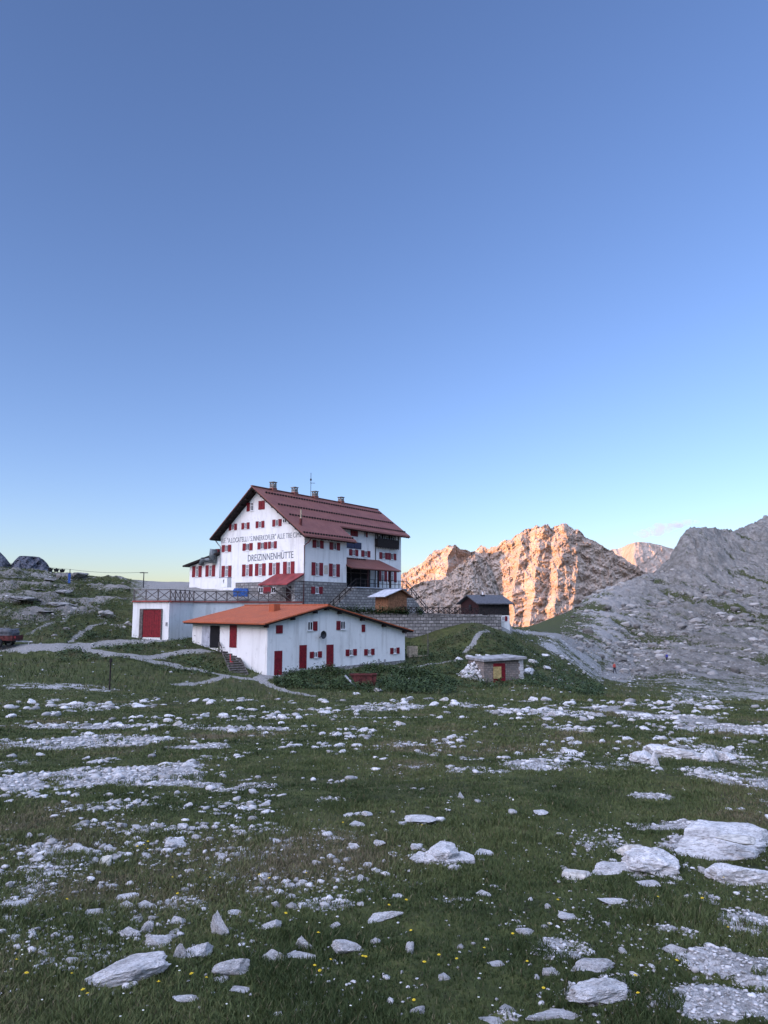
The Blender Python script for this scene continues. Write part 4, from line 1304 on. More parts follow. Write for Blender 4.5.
# ---- white terrace wall with the garage door --------------------------------------------------------------------------
TZ = .50
def PD(px, D): 
    p = P(px, HORIZON, D); return (float(p[0]), float(p[1]))
tw = [PD(133, 69.5), PD(169.4, 68.2), PD(193, 74.5), PD(268, 79.5), PD(302, 81.5)]
GO = np.array([*tw[0], -2.9])
gr = thing('garage_wall', 'white retaining wall of the terrace with a big red garage door', 'retaining wall', GO)
gr['kind'] = 'thing'
loc = lambda p, z: (p[0] - GO[0], p[1] - GO[1], z - GO[2])
m = MB()
back = [PD(302, 90), PD(215, 92), PD(140, 88)]
poly = tw + back
m.prism([(p[0], p[1]) for p in poly], -8.0, TZ - .02, lambda x, y, z: (x - GO[0], y - GO[1], z - GO[2]))
m.build('wall', M['plaster'], gr)
m = MB()
for a, b in zip(tw[:-1], tw[1:]):
    m.bar(loc(a, TZ + .02), loc(b, TZ + .02), .34, .12)
m.build('coping', M['trim_red'], gr)
def on_seg(a, b, px):
    k = (px - 384) / (FPX * 1.008)
    t = (k * a[1] - a[0]) / ((b[0] - a[0]) - k * (b[1] - a[1]))
    return t
a, b = np.array(tw[0]), np.array(tw[1])
d = (b - a); L = np.linalg.norm(d); d /= L; nrm = np.array([d[1], -d[0]])
def gbox(m, u0, u1, n0, n1, z0, z1):
    c = []
    for z in (z0, z1):
        for n in (n0, n1):
            for u in (u0, u1):
                p = a + d * u + nrm * n
                c.append((p[0] - GO[0], p[1] - GO[1], z - GO[2]))
    m.add(c, [(0, 2, 3, 1), (4, 5, 7, 6), (0, 1, 5, 4), (2, 6, 7, 3), (0, 4, 6, 2), (1, 3, 7, 5)])
ud0, ud1 = on_seg(a, b, 143.8) * L, on_seg(a, b, 162.0) * L
zt, zb = zat(609.5, 69), zat(637.2, 69)
m = MB(); gbox(m, ud0, ud1, -.3, .02, zb, zt)
for k in range(8):
    w = (ud1 - ud0) / 8
    gbox(m, ud0 + k * w + .015, ud0 + (k + 1) * w - .015, .021, .04, zb + .02, zt - .03)
gd = m.build('garage_door', M['red'], gr)
m = MB(); gbox(m, ud0 - .35, ud0 - .01, .0, .10, zb - .2, zt + .06); gbox(m, ud1 + .01, ud1 + .10, .0, .10, zb - .2, zt + .06); gbox(m, ud0 - .009, ud1 + .009, .0, .10, zt + .004, zt + .07)
m.build('door_frame', M['wood_grey'], gd)
m = MB(); um = on_seg(a, b, 167.3) * L; gbox(m, um - .08, um + .08, .0, .08, zat(625.5, 69), zat(622, 69)); m.build('switch_box', M['metal'], gr)

# ---- dry stone terrace wall ------------------------------------------------------------------------------------------
DW = [PD(300, 81.6), PD(360, 82.4), PD(400, 83.0), PD(455, 84.2), PD(501, 85.6)]
DWZ = [-.55, -.75, -.83, -.95, -1.12]
WO = np.array([*DW[2], -2.5])
dw = thing('stone_retaining_wall', 'long grey dry stone wall holding up the terrace right of the hut', 'stone wall', WO)
dw['kind'] = 'thing'
m = MB()
for (p, q, za, zb) in zip(DW[:-1], DW[1:], DWZ[:-1], DWZ[1:]):
    dd = np.array(q) - np.array(p); nn = np.array([-dd[1], dd[0]]) / np.linalg.norm(dd) * .55
    c = []
    for z0, z1 in ((-9, -9), (za, zb)):
        c += [(p[0], p[1], z0), (q[0], q[1], z1), (q[0] + nn[0], q[1] + nn[1], z1), (p[0] + nn[0], p[1] + nn[1], z0)]
    m.add([(x - WO[0], y - WO[1], z - WO[2]) for x, y, z in c], [(3, 2, 1, 0), (4, 5, 6, 7), (0, 1, 5, 4), (1, 2, 6, 5), (2, 3, 7, 6), (3, 0, 4, 7)])
m.build('wall', M['dry_stone'], dw)
m = MB()
for (p, q, za, zb) in zip(DW[:-1], DW[1:], DWZ[:-1], DWZ[1:]):
    L_ = math.dist(p, q); n = int(L_ / .75)
    for k in range(n):
        t0, t1 = (k + .02) / n, (k + .98) / n
        A = [p[i] + (q[i] - p[i]) * t0 for i in (0, 1)]; B = [p[i] + (q[i] - p[i]) * t1 for i in (0, 1)]
        z = za + (zb - za) * t0
        h = rnd.uniform(.10, .2)
        m.bar((A[0] - WO[0], A[1] - WO[1] + .25, z + h / 2 + .003 - WO[2]), (B[0] - WO[0], B[1] - WO[1] + .25, z + h / 2 + .003 - WO[2]), .62 + rnd.uniform(-.05, .06), h)
m.build('cap_stones', M['dry_stone'], dw)
# gravel yard behind that wall
m = MB()
yard = [(p[0], p[1] + .5) for p in DW] + [PD(500, 100), PD(300, 95)]
m.prism(yard, -7, -1.2, lambda x, y, z: (x, y, z))
tag(m.build('terrace_ground', M['grey_rock']), kind='structure')

# ---- dark wooden hut on the terrace ----------------------------------------------------------------------------------
dh = Bld('dark_timber_hut', 'small dark timber hut with grey shingle roof at the far end of the stone wall', 'hut', 479, 90.0, 75.0)
DR = dh.root
m = MB()
m.prism([(0, -1.0), (0, .42), (3.0, 1.30), (6.05, .42), (6.05, -1.0)], 0, 3.95, lambda y, z, x: (x, y, z)); m.build('wall', M['dark_boards'], DR)
m = MB(); m.box(-.02, 3.97, -.02, 6.07, -4.5, -1.0); m.build('white_base', M['plaster'], DR)
m = MB(); m.prism([(.15, -.95), (.15, .40), (3.0, 1.22), (5.9, .40), (5.9, -.95)], -.03, .0, lambda y, z, x: (x, y, z)); m.build('gable_boards', M['brown_red'], DR)
m = MB()
m.prism([(3.0, 1.50), (-.55, .44), (-.55, .32), (3.0, 1.38)], -.45, 4.35, lambda y, z, x: (x, y, z))
m.prism([(3.0, 1.50), (6.6, .44), (6.6, .32), (3.0, 1.38)], -.45, 4.35, lambda y, z, x: (x, y, z))
dro = m.build('roof', M['slate'], DR)
u, zt = dh.on('y', 2.6, 482.6, 591.8)
m = MB(); m.box(u - .22, u + .22, 2.4, 2.84, 1.1, zt - .35); ch = m.build('chimney', M['metal_dark'], DR)
m = MB(); m.tube([(u, 2.62, zt - .35), (u, 2.62, zt)], .11, 8); m.build('chimney_pot', M['white'], ch)
dh.window('y', -.02, 504.6, 618.6, 5.2, 4.6, 'right')
(u0, z0) = dh.on('x', -.03, 470.5, 607.2)
m = MB(); m.box(-.09, -.031, u0 - .4, u0 + .4, z0 - .4, z0 + .3); m.build('window', M['glass'], DR)

# ---- timber kiosk in front of the entrance terrace --------------------------------------------------------------------
ki = Bld('timber_kiosk', 'little brown board kiosk with pale sheet roof below the entrance terrace', 'kiosk', 388.0, 83.6, 56.0)
KR = ki.root
m = MB(); m.prism([(0, -2.2), (0, 1.22), (1.6, 1.86), (2.6, 1.28), (2.6, -2.2)], 0, 2.6, lambda x, z, y: (x, y, z)); m.build('wall', M['wood_warm'], KR)
m = MB()
m.prism([(1.55, 2.03), (-.75, 1.18), (-.75, 1.11), (1.55, 1.96)], -.5, 3.1, lambda x, z, y: (x, y, z)); kr = m.build('roof', M['sheet_grey'], KR)
m = MB()
m.prism([(1.551, 2.03), (3.15, 1.12), (3.15, 1.04), (1.551, 1.95)], -.5, 3.1, lambda x, z, y: (x, y, z)); m.build('board_slope', M['wood_warm'], kr)
m = MB()
for k in range(8): m.box(.02 + k * .322, .02 + k * .322 + .30, -.03, -.001, -2.2, 1.18)
m.build('boarding', M['wood_warm'], KR)

# ---- stone shed --------------------------------------------------------------------------------------------------------
sh = Bld('stone_shed', 'small grey stone shed with flat slab roof and red door in the grassy slope', 'shed', 483, 64.5, 72.0)
SR = sh.root
u1, _ = sh.on('y', 0, 522.5, 670); _, zb = sh.on('y', 0, 483, 690); _, zt = sh.on('y', 0, 483, 661.8); _, zt2 = sh.on('y', 0, 523, 659.0)
m = MB(); m.prism([(0, zb - 1), (0, zt), (u1, zt2), (u1, zb - 1)], 0, 3.2, lambda x, z, y: (x, y, z)); m.build('wall', M['shed_stone'], SR)
m = MB(); m.prism([(-.15, zt + .02), (u1 + .25, zt2 + .02), (u1 + .25, zt2 + .22), (-.15, zt + .22)], -.35, 3.4, lambda x, z, y: (x, y, z)); m.build('slab_roof', M['slab'], SR)
m = MB()
for k in range(9):
    z0 = zb - .4 + k * (zt2 - zb + .4) / 9
    w = .26 if k % 2 else .38
    m.box(u1 - w, u1 + .06, -.06 - .03 * (k % 3 == 0), .4, z0 + .012, z0 + (zt2 - zb + .4) / 9 - .012)
m.build('corner_stones', M['limestone'], SR)
d = sh.door('y', 0, 494.2, 503.8, 664.6, 682.6, M['red'], M['red'])
m = MB(); (ua, z1), (ub, z0) = sh.on('y', -.1, 493.6, 666.8), sh.on('y', -.1, 500.6, 678.6)
m.box(ua, ub, -.14, -.105, z0, z1); m.box(ua - .05, ua + .04, -.17, -.141, z0, z1); m.box(ub - .04, ub + .05, -.17, -.141, z0, z1); m.box(ua + .041, ub - .041, -.17, -.141, z1 - .08, z1)
m.build('ochre_panel', M['yellow_board'], SR)

# ---- grey board steps beside the low building and other small structures are with the objects
# ------------------------------------------------------------------ fences, poles, vehicles, hikers
def gz(x, y): return float(ground_z(np.array([x]), np.array([y]))[0])

def cross_fence(name, label, pts, zs, height, bay, mat, px_to=None, rails=(0.12, 0.95), tops=True, thick=.09):
    O = np.array([*pts[0], zs[0]])
    root = thing(name, label, 'fence', O)
    root['kind'] = 'thing'
    for p, q, za, zb in zip(pts[:-1], pts[1:], zs[:-1], zs[1:]):
        L = math.dist(p, q); n = max(1, round(L / bay))
        at = lambda t, h: (p[0] + (q[0] - p[0]) * t - O[0], p[1] + (q[1] - p[1]) * t - O[1], za + (zb - za) * t + h - O[2])
        for k in range(n):
            m = MB(); m.bar(at(k / n, -.1), at(k / n, height + .06 + rnd.uniform(-.03, .03)), thick * 1.3, thick * 1.3, up=(1, 0, 0)); m.build('post', mat, root)
            m = MB()
            m.bar(at((k + .04) / n, height * rails[0] + .02), at((k + .96) / n, height * rails[1] - .03), thick * .6, thick * .8)
            m.bar(at((k + .04) / n, height * rails[1] - .03), at((k + .96) / n, height * rails[0] + .02), thick * .62, thick * .8)
            m.build('brace', mat, root)
        m = MB(); m.bar(at(0, height), at(1, height), thick * 1.4, thick); m.build('top_rail', mat, root)
        m = MB(); m.bar(at(0, height * rails[0] - .05), at(1, height * rails[0] - .05), thick * .8, thick * .8); m.build('bottom_rail', mat, root)
    return root
inset = [(p[0] + .02, p[1] + .12) for p in tw]
cross_fence('wooden_fence', 'grey weathered wooden fence with crossed braces along the white terrace wall', inset, [TZ + .08] * 5, 1.0, 1.25, M['wood_grey'], thick=.075)
cross_fence('dark_fence', 'low dark lattice fence on top of the grey dry stone wall', [(DW[2][0], DW[2][1] + .25), (DW[3][0], DW[3][1] + .25), (DW[4][0] - .2, DW[4][1] + .25)], [-.70, -.82, -1.0], .72, .62, M['wood_dark'], thick=.075)
# blue tarpaulin over a stack, white cabinet beside the hut wall
def lumpy_box(name, label, cat, c, sx, sy, sz, mat, rz=0.0, amp=.12, seed=0):
    bm = bmesh.new(); bmesh.ops.create_cube(bm, size=1.0)
    bmesh.ops.subdivide_edges(bm, edges=bm.edges, cuts=7, use_grid_fill=True)
    co = np.array([v.co for v in bm.verts])
    nz = fbm(co[:, 0] * 2.3 + seed, co[:, 1] * 2.3, co[:, 2] * 2.3, 4)
    for v, k in zip(bm.verts, nz):
        r = v.co.copy()
        v.co = Vector((r.x * sx, r.y * sy, (r.z + .5) * sz)) + r.normalized() * k * amp * (0.3 + (r.z + .5))
        if r.z > .3: v.co.x *= .90; v.co.y *= .88
    me = bpy.data.meshes.new(name); bm.to_mesh(me); bm.free()
    me.polygons.foreach_set('use_smooth', [True] * len(me.polygons))
    o = link(name, me, mat); o.location = tuple(map(float, c)); o.rotation_euler = (0, 0, rz)
    return tag(o, label, cat)
c = P(241, 596.5, 88.0)
lumpy_box('tarpaulin', 'bright blue tarpaulin thrown over a stack behind the wooden fence', 'tarpaulin', c, 1.75, 1.2, .92, M['blue_tarp'], .1, .2)
cb = thing('wall_cabinet', 'white cabinet with a dark mark standing at the far corner of the hut', 'cabinet', P(225, 587.5, 90.5), R(55.5 + 90))
m = MB(); m.box(-.72, .72, -.35, .35, 0, 1.15); m.build('housing', M['white'], cb)
m = MB(); m.prism([(-.02, .85), (.22, 1.0), (.12, .45)], .351, .37, lambda x, z, y: (-x, y, z)); m.build('dark_mark', M['lettering'], cb)
m = MB(); m.box(-.75, .75, -.38, .38, 1.152, 1.22); m.build('lid', M['metal'], cb)

# poles and cable on the left crest
def pole(px, y0, y1, D, name, label, r=.07, arm=None, mat=None):
    p = P(px, y1, D); h = P(px, y0, D)[2] - p[2]
    g = gz(p[0], p[1]) - .2
    base = np.array([p[0], p[1], min(p[2], g)])
    root = thing(name, label, 'pole', base)
    hh = p[2] + h - base[2]
    m = MB(); m.tube([(0, 0, 0), (0, 0, hh)], r, 8, r * .75); m.build('shaft', mat or M['metal_dark'], root)
    if arm: m = MB(); m.bar((-arm, 0, hh - .08), (arm, 0, hh - .08), .1); m.build('cross_arm', M['metal_dark'], root)
    return root, base, hh
pa, ba, ha = pole(68.6, 569.0, 597, 104, 'utility_pole', 'thin dark pole with a blue panel on the rocky rise beside the hut', .08)
m = MB(); m.box(-.17, .17, -.13, -.09, ha - 2.0, ha - .6); m.build('blue_panel', M['blue_paint'], pa)
m = MB(); m.bar((-.3, 0, ha - 1.9), (-1.3, 0, ha - 1.5), .10); m.build('bracket', M['metal_dark'], pa)
pb, bb, hb = pole(143.2, 572.2, 590, 100, 'utility_pole', 'short dark pole with a cross arm behind the white garage wall', .08, .55)
A = Vector(ba) + Vector((0, 0, ha - .05)); B = Vector(bb) + Vector((0, 0, hb))
Cc = Vector(P(-60, 554, 92))
def sag(a, b, s, n=16): return [a.lerp(b, k / n) - Vector((0, 0, s * 4 * (k / n) * (1 - k / n))) for k in range(n + 1)]
m = MB(); m.tube(sag(A, B, .25), .022, 5); tag(m.build('overhead_cable', M['metal_dark']), 'thin overhead cable strung between the two dark poles', 'cable')
m = MB(); m.tube(sag(A, Cc, .12), .018, 5); tag(m.build('overhead_cable', M['metal_dark']), 'thin overhead cable carrying three dark lamps at the left', 'cable')
cab = sag(A, Cc, .12, 60)
for px, lab in ((48.8, 'leftmost of the three dark lamps hanging on the cable'), (55.2, 'middle one of the three dark lamps hanging on the cable'), (60.8, 'dark hanging lamp nearest the pole with the blue panel')):
    q = min(cab, key=lambda v: abs(v.x / v.y * 746 + 384 - px))
    t_ = thing('hanging_lamp', lab, 'lamp', (q.x, q.y, q.z), 0, 'dark lamps on the cable')
    m = MB(); m.tube([(0, 0, -.03), (0, 0, -.16)], .10, 10); m.build('mount', M['metal_dark'], t_)
    m = MB(); m.tube([(0, 0, -.10), (0, 0, -.22), (0, 0, -.42), (0, 0, -.52)], .40, 12, .22); m.build('lamp_shade', M['metal_dark'], t_)

# thin marker post on the lower bank
p = hit(109.5, 690, 30)
r_ = thing('marker_post', 'thin dark marker post with a knob standing below the gravel track', 'post', (p[0], p[1], p[2] - .1))
hh = 27 / 746 * p[1] + .1
m = MB(); m.tube([(0, 0, 0), (0, 0, hh)], .045, 7); m.build('shaft', M['wood_dark'], r_)
m = MB(); m.tube([(0, 0, hh), (0, 0, hh + .05), (0, 0, hh + .2)], .10, 8, .07); m.build('knob', M['wood_dark'], r_)

# grey board steps up the bank to the orange-roofed building
T0, T1 = P(240.5, 675.5, 58.6), P(228.5, 650.5, 64.6)
st = thing('plank_steps', 'grey plank steps climbing the grass bank to the dark doorway', 'steps', T0)
dv = Vector(T1 - T0); n = 11
side = dv.cross(Vector((0, 0, 1))).normalized() * .62
for k in range(n):
    c0 = dv * (k / n); 
    m = MB()
    a_ = c0 - side; b_ = c0 + side
    m.bar(a_ + Vector((0, 0, .06)), b_ + Vector((0, 0, .06)), .5, .09)
    m.build('tread', M['wood_grey'], st)
for s_ in (-1, 1):
    m = MB(); m.bar(side * s_ * 1.05 + Vector((0, -.2, -.1)), dv + side * s_ * 1.05 + Vector((0, .2, -.06)), .08, .3); m.build('stringer', M['wood_grey'], st)
m = MB(); q = dv - side * 1.3; m.bar(q + Vector((0, 0, -1.2)), q + Vector((0, 0, .75)), .12, .12, up=(1, 0, 0)); m.bar(q + Vector((0, 0, .72)), q + Vector((.35, -.5, .25)), .07); m.build('post', M['wood_grey'], st)
q = P(231.2, 665.0, 61.2)
rp = thing('red_pump', 'small red hand tool leaning on the grey plank steps', 'tool', q)
m = MB(); m.tube([(0, 0, 0), (-.10, .1, .45), (-.14, .2, .82)], .05, 7); m.build('handle', M['red_paint2'], rp)
m = MB(); m.prism([(-.17, -.05), (.14, -.12), (.20, .16), (-.09, .30)], -.03, .03, lambda x, z, y: (x, y, z + .05)); m.build('blade', M['red_paint2'], rp)

# pale crate, plank and thin pole beside the right end of that building
p = P(412, 656.5, 74.5)
ct = thing('wooden_crate', 'pale wooden crate on the slope at the right end of the white outbuilding', 'crate', p, .25)
for k in range(4):
    m = MB(); m.box(-.42, .42, -.40, -.36, .04 + k * .25, .25 + k * .25)
    m.box(-.42, -.38, -.36, .40, .04 + k * .25, .25 + k * .25); m.box(.38, .42, -.36, .40, .04 + k * .25, .25 + k * .25); m.box(-.38, .38, .36, .40, .04 + k * .25, .25 + k * .25)
    m.build('slat', M['wood_pale'], ct)
m = MB(); 
for a_ in (-.40, 0, .40): m.box(a_ - .05, a_ + .05, -.43, -.401, -.3, 1.02)
m.build('batten', M['wood_pale'], ct)
p = P(428, 656, 74.0)
r_ = thing('thin_pole', 'thin pale pole standing in the grass left of the mound path', 'pole', (p[0], p[1], p[2] - .3))
m = MB(); m.tube([(0, 0, 0), (0, 0, 2.5)], .045, 6); m.build('shaft', M['wood_grey'], r_)
m = MB(); m.tube([(0, 0, 2.5), (0, 0, 2.58)], .055, 6); m.build('cap', M['metal'], r_)
a_, b_ = P(409, 657, 73.6), P(427, 655.5, 73.9)
m = MB(); m.bar(a_, b_, .22, .08); tag(m.build('plank', M['wood_pale']), 'pale plank lying in the grass between crate and thin pole', 'plank')

# rust red skip
D_ = 57.2
p = P(366, 692, D_)
sk = thing('metal_skip', 'rust red metal skip filled with rubble set in the bank below the outbuilding', 'skip', p)
s_ = D_ / 746
def X(px): return (px - 366) * s_
zt, zb = (692 - 675.3) * s_, (692 - 689.5) * s_
yo = -.1
fr_ = [(X(350), zt), (X(376.6), zt), (X(374.4), zb), (X(360.6), zb)]
th = .06
m = MB()
m.prism(fr_, yo - .06, yo, lambda x, z, y: (x, y, z))
m.prism(fr_, yo + 1.3, yo + 1.36, lambda x, z, y: (x, y, z))
m.prism([(X(350), zt), (X(360.6), zb), (X(360.6) + .08, zb), (X(350) + .1, zt)], yo + .001, yo + 1.299, lambda x, z, y: (x, y, z))
m.prism([(X(376.6), zt), (X(374.4), zb), (X(374.4) - .06, zb), (X(376.6) - .06, zt)], yo + .001, yo + 1.299, lambda x, z, y: (x, y, z))
m.box(X(360.6) + .08, X(374.4) - .06, yo + .001, yo + 1.299, zb, zb + .06)
m.build('skip_body', M['dull_red'], sk)
m = MB()
m.bar((X(349.5), yo - .09, zt + .02), (X(377), yo - .09, zt + .02), .10, .10); m.build('rim', M['dull_red'], sk)
for xx in (355, 360, 366, 372):
    m = MB(); m.bar((X(xx), yo - .10, zt - .05), (X(xx) * .72 + X(366) * .28, yo - .075, zb), .08, .06); m.build('rib', M['dull_red'], sk)
m = MB(); m.bar((X(345.5), yo - .18, zt - .02), (X(360.5), yo - .18, zb - .15), .14, .12); m.build('side_plank', M['sheet_grey'], sk)

# red trailer at the roadside, cut by the left edge
D_ = 60.5
g_ = hit(6, 648, 50)
D_ = float(g_[1]); g0 = float(g_[2])
x0 = (6 - 384) / 746 * D_
tr = thing('farm_trailer', 'red flat trailer with white wheel hub parked on the gravel track', 'trailer', (x0, D_, g0))
s_ = D_ / 746
m = MB()
m.box(-2.6, 1.15, -.85, .85, .62, .74)
m.box(-2.6, 1.15, -.86, -.80, .741, 1.02); m.box(-2.6, 1.15, .80, .86, .741, 1.02); m.box(1.09, 1.15, -.799, .799, .741, 1.02); m.box(-2.6, -2.54, -.799, .799, .741, 1.02)
m.build('bed', M['dull_red'], tr)
for k in range(6):
    xx = -2.4 + k * .69
    m = MB(); m.box(xx, xx + .06, -.90, -.861, .62, 1.03); m.build('stake', M['dull_red'], tr)
m = MB(); m.bar((-2.5, -.4, .55), (1.2, -.4, .55), .10, .12); m.bar((-2.5, .4, .55), (1.2, .4, .55), .10, .12); m.bar((0, -.8, .40), (0, .8, .40), .09); m.build('chassis', M['metal_dark'], tr)
m = MB(); m.bar((1.15, -.4, .56), (2.15, 0, .50), .09); m.bar((1.15, .4, .56), (2.15, 0, .50), .09); m.tube([(2.1, 0, .5), (2.35, 0, .5)], .06, 8); m.bar((2.05, 0, .5), (2.05, 0, .12), .06, up=(1, 0, 0)); m.build('drawbar', M['metal'], tr)
m = MB(); m.box(1.151, 1.19, -.7, -.45, .8, .98); m.build('tail_light', M['red_paint2'], tr)
def wheel(x, y, r=.40):
    w = MB(); seg = 20
    prof = [(r * .60, -.10), (r * .92, -.11), (r, -.07), (r, .07), (r * .92, .11), (r * .60, .10)]
    vs_ = []
    for k in range(seg):
        a = 2 * math.pi * k / seg
        vs_ += [(x + math.cos(a) * q, y + b, .40 + math.sin(a) * q) for q, b in prof]
    fs_ = [(k * 6 + j, k * 6 + (j + 1) % 6, ((k + 1) % seg) * 6 + (j + 1) % 6, ((k + 1) % seg) * 6 + j) for k in range(seg) for j in range(6)]
    w.add(vs_, fs_); o = w.build('wheel', M['rubber'], tr, True)
    h = MB(); h.tube([(x, y - .085, .40), (x, y + .085, .40)], r * .60, 18); h.build('rim', M['white'], o)
    h = MB(); h.tube([(x, y - .11, .40), (x, y + .11, .40)], r * .16, 10); h.build('hub', M['metal_dark'], o)
wheel(0.0, -.98); wheel(0.0, .98); wheel(-2.0, -.98); wheel(-2.0, .98)
lumpy_box('tarpaulin', 'grey tarpaulin heaped over the load of the red trailer', 'tarpaulin', (x0 - .5, D_, g0 + .76), 2.9, 1.5, .74, M['grey_tarp'], 0, .35, 3.0)

# hikers
def skin_mesh(name, joints, bones, mat, parent, sub=2):
    me = bpy.data.meshes.new(name)
    keys = list(joints)
    me.from_pydata([joints[k][0] for k in keys], [(keys.index(a), keys.index(b)) for a, b in bones], [])
    o = bpy.data.objects.new(name, me); COL.objects.link(o)
    md = o.modifiers.new('skin', 'SKIN'); md.use_smooth_shade = True
    sv = me.skin_vertices[0].data
    for i, k in enumerate(keys):
        r = joints[k][1]; r = (r, r) if not isinstance(r, tuple) else r
        sv[i].radius = r
        sv[i].use_root = (i == 0)
    o.modifiers.new('sub', 'SUBSURF').levels = sub
    bpy.context.view_layer.update()
    dg = bpy.context.evaluated_depsgraph_get()
    out = bpy.data.meshes.new_from_object(o.evaluated_get(dg))
    bpy.data.objects.remove(o)
    out.materials.clear()
    return link(name, out, mat, parent)

def hiker(px, py, rz, top, label, stride=.22, d0=60):
    g = hit(px, py, d0)
    root = thing('person', label, 'person', g, rz)
    f = stride
    J = {'pelvis': ((0, 0, .95), (.135, .10)), 'waist': ((0, .01, 1.10), (.125, .09)), 'chest': ((0, 0, 1.30), (.15, .105)), 'neckb': ((0, -.01, 1.46), (.085, .07)), 'neck': ((0, -.02, 1.53), .052), 'head0': ((0, -.035, 1.60), (.07, .085)), 'head1': ((0, -.035, 1.70), (.078, .095)), 'top': ((0, -.02, 1.77), (.05, .06)),
         'shL': ((.18, 0, 1.42), .058), 'elL': ((.25, .10, 1.16), .045), 'wrL': ((.23, -.06, .98), .032), 'haL': ((.22, -.12, .92), (.04, .02)),
         'shR': ((-.18, 0, 1.42), .058), 'elR': ((-.25, .06, 1.15), .045), 'wrR': ((-.24, -.12, 1.0), .032), 'haR': ((-.23, -.17, .95), (.04, .02)),
         'hiL': ((.10, 0, .90), .10), 'knL': ((.10, -f * .55 - .03, .50), .062), 'anL': ((.10, -f, .09), .042), 'toL': ((.11, -f - .17, .035), .036),
         'hiR': ((-.10, 0, .90), .10), 'knR': ((-.10, f * .35 - .05, .50), .062), 'anR': ((-.10, f, .11), .042), 'toR': ((-.11, f - .15, .035), .036)}
    Bn = [('pelvis', 'waist'), ('waist', 'chest'), ('chest', 'neckb'), ('neckb', 'neck'), ('neck', 'head0'), ('head0', 'head1'), ('head1', 'top'), ('chest', 'shL'), ('shL', 'elL'), ('elL', 'wrL'), ('wrL', 'haL'),
          ('chest', 'shR'), ('shR', 'elR'), ('elR', 'wrR'), ('wrR', 'haR'), ('pelvis', 'hiL'), ('hiL', 'knL'), ('knL', 'anL'), ('anL', 'toL'), ('pelvis', 'hiR'), ('hiR', 'knR'), ('knR', 'anR'), ('anR', 'toR')]
    body = skin_mesh('body', J, Bn, M['skin'], root)
    def part(name, keys, grow, mat, shift=(0, 0, 0)):
        JJ = {k: (tuple(a + b for a, b in zip(J[k][0], shift)), tuple(x + grow for x in (J[k][1] if isinstance(J[k][1], tuple) else (J[k][1],) * 2))) for k in keys}
        skin_mesh(name, JJ, [b for b in Bn if b[0] in JJ and b[1] in JJ], mat, root)
    part('jacket', ['waist', 'pelvis', 'chest', 'neckb', 'shL', 'elL', 'wrL', 'shR', 'elR', 'wrR'], .025, top)
    part('trousers', ['pelvis', 'hiL', 'knL', 'anL', 'hiR', 'knR', 'anR'], .022, M['trousers'])
    for k in 'LR':
        part('boot', ['an' + k, 'to' + k], .026, M['boots'])
    m = bmesh.new(); bmesh.ops.create_icosphere(m, subdivisions=2, radius=.108)
    for v in m.verts:
        v.co = Vector((v.co.x * .92, v.co.y * 1.08 + .01, v.co.z + 1.715))
    bmesh.ops.delete(m, geom=[v for v in m.verts if v.co.z < 1.66 or (v.co.y < -.07 and v.co.z < 1.74)], context='VERTS')
    me = bpy.data.meshes.new('hair'); m.to_mesh(me); m.free(); link('hair', me, M['hair'], root)
    return root
hiker(614.7, 673.5, R(25), M['jacket_red'], 'hiker in a coral red top and dark trousers walking on the pale path')
hiker(667.0, 662.3, R(-70), M['jacket_blue'], 'hiker in deep blue on the stony path below the right scree', .1)
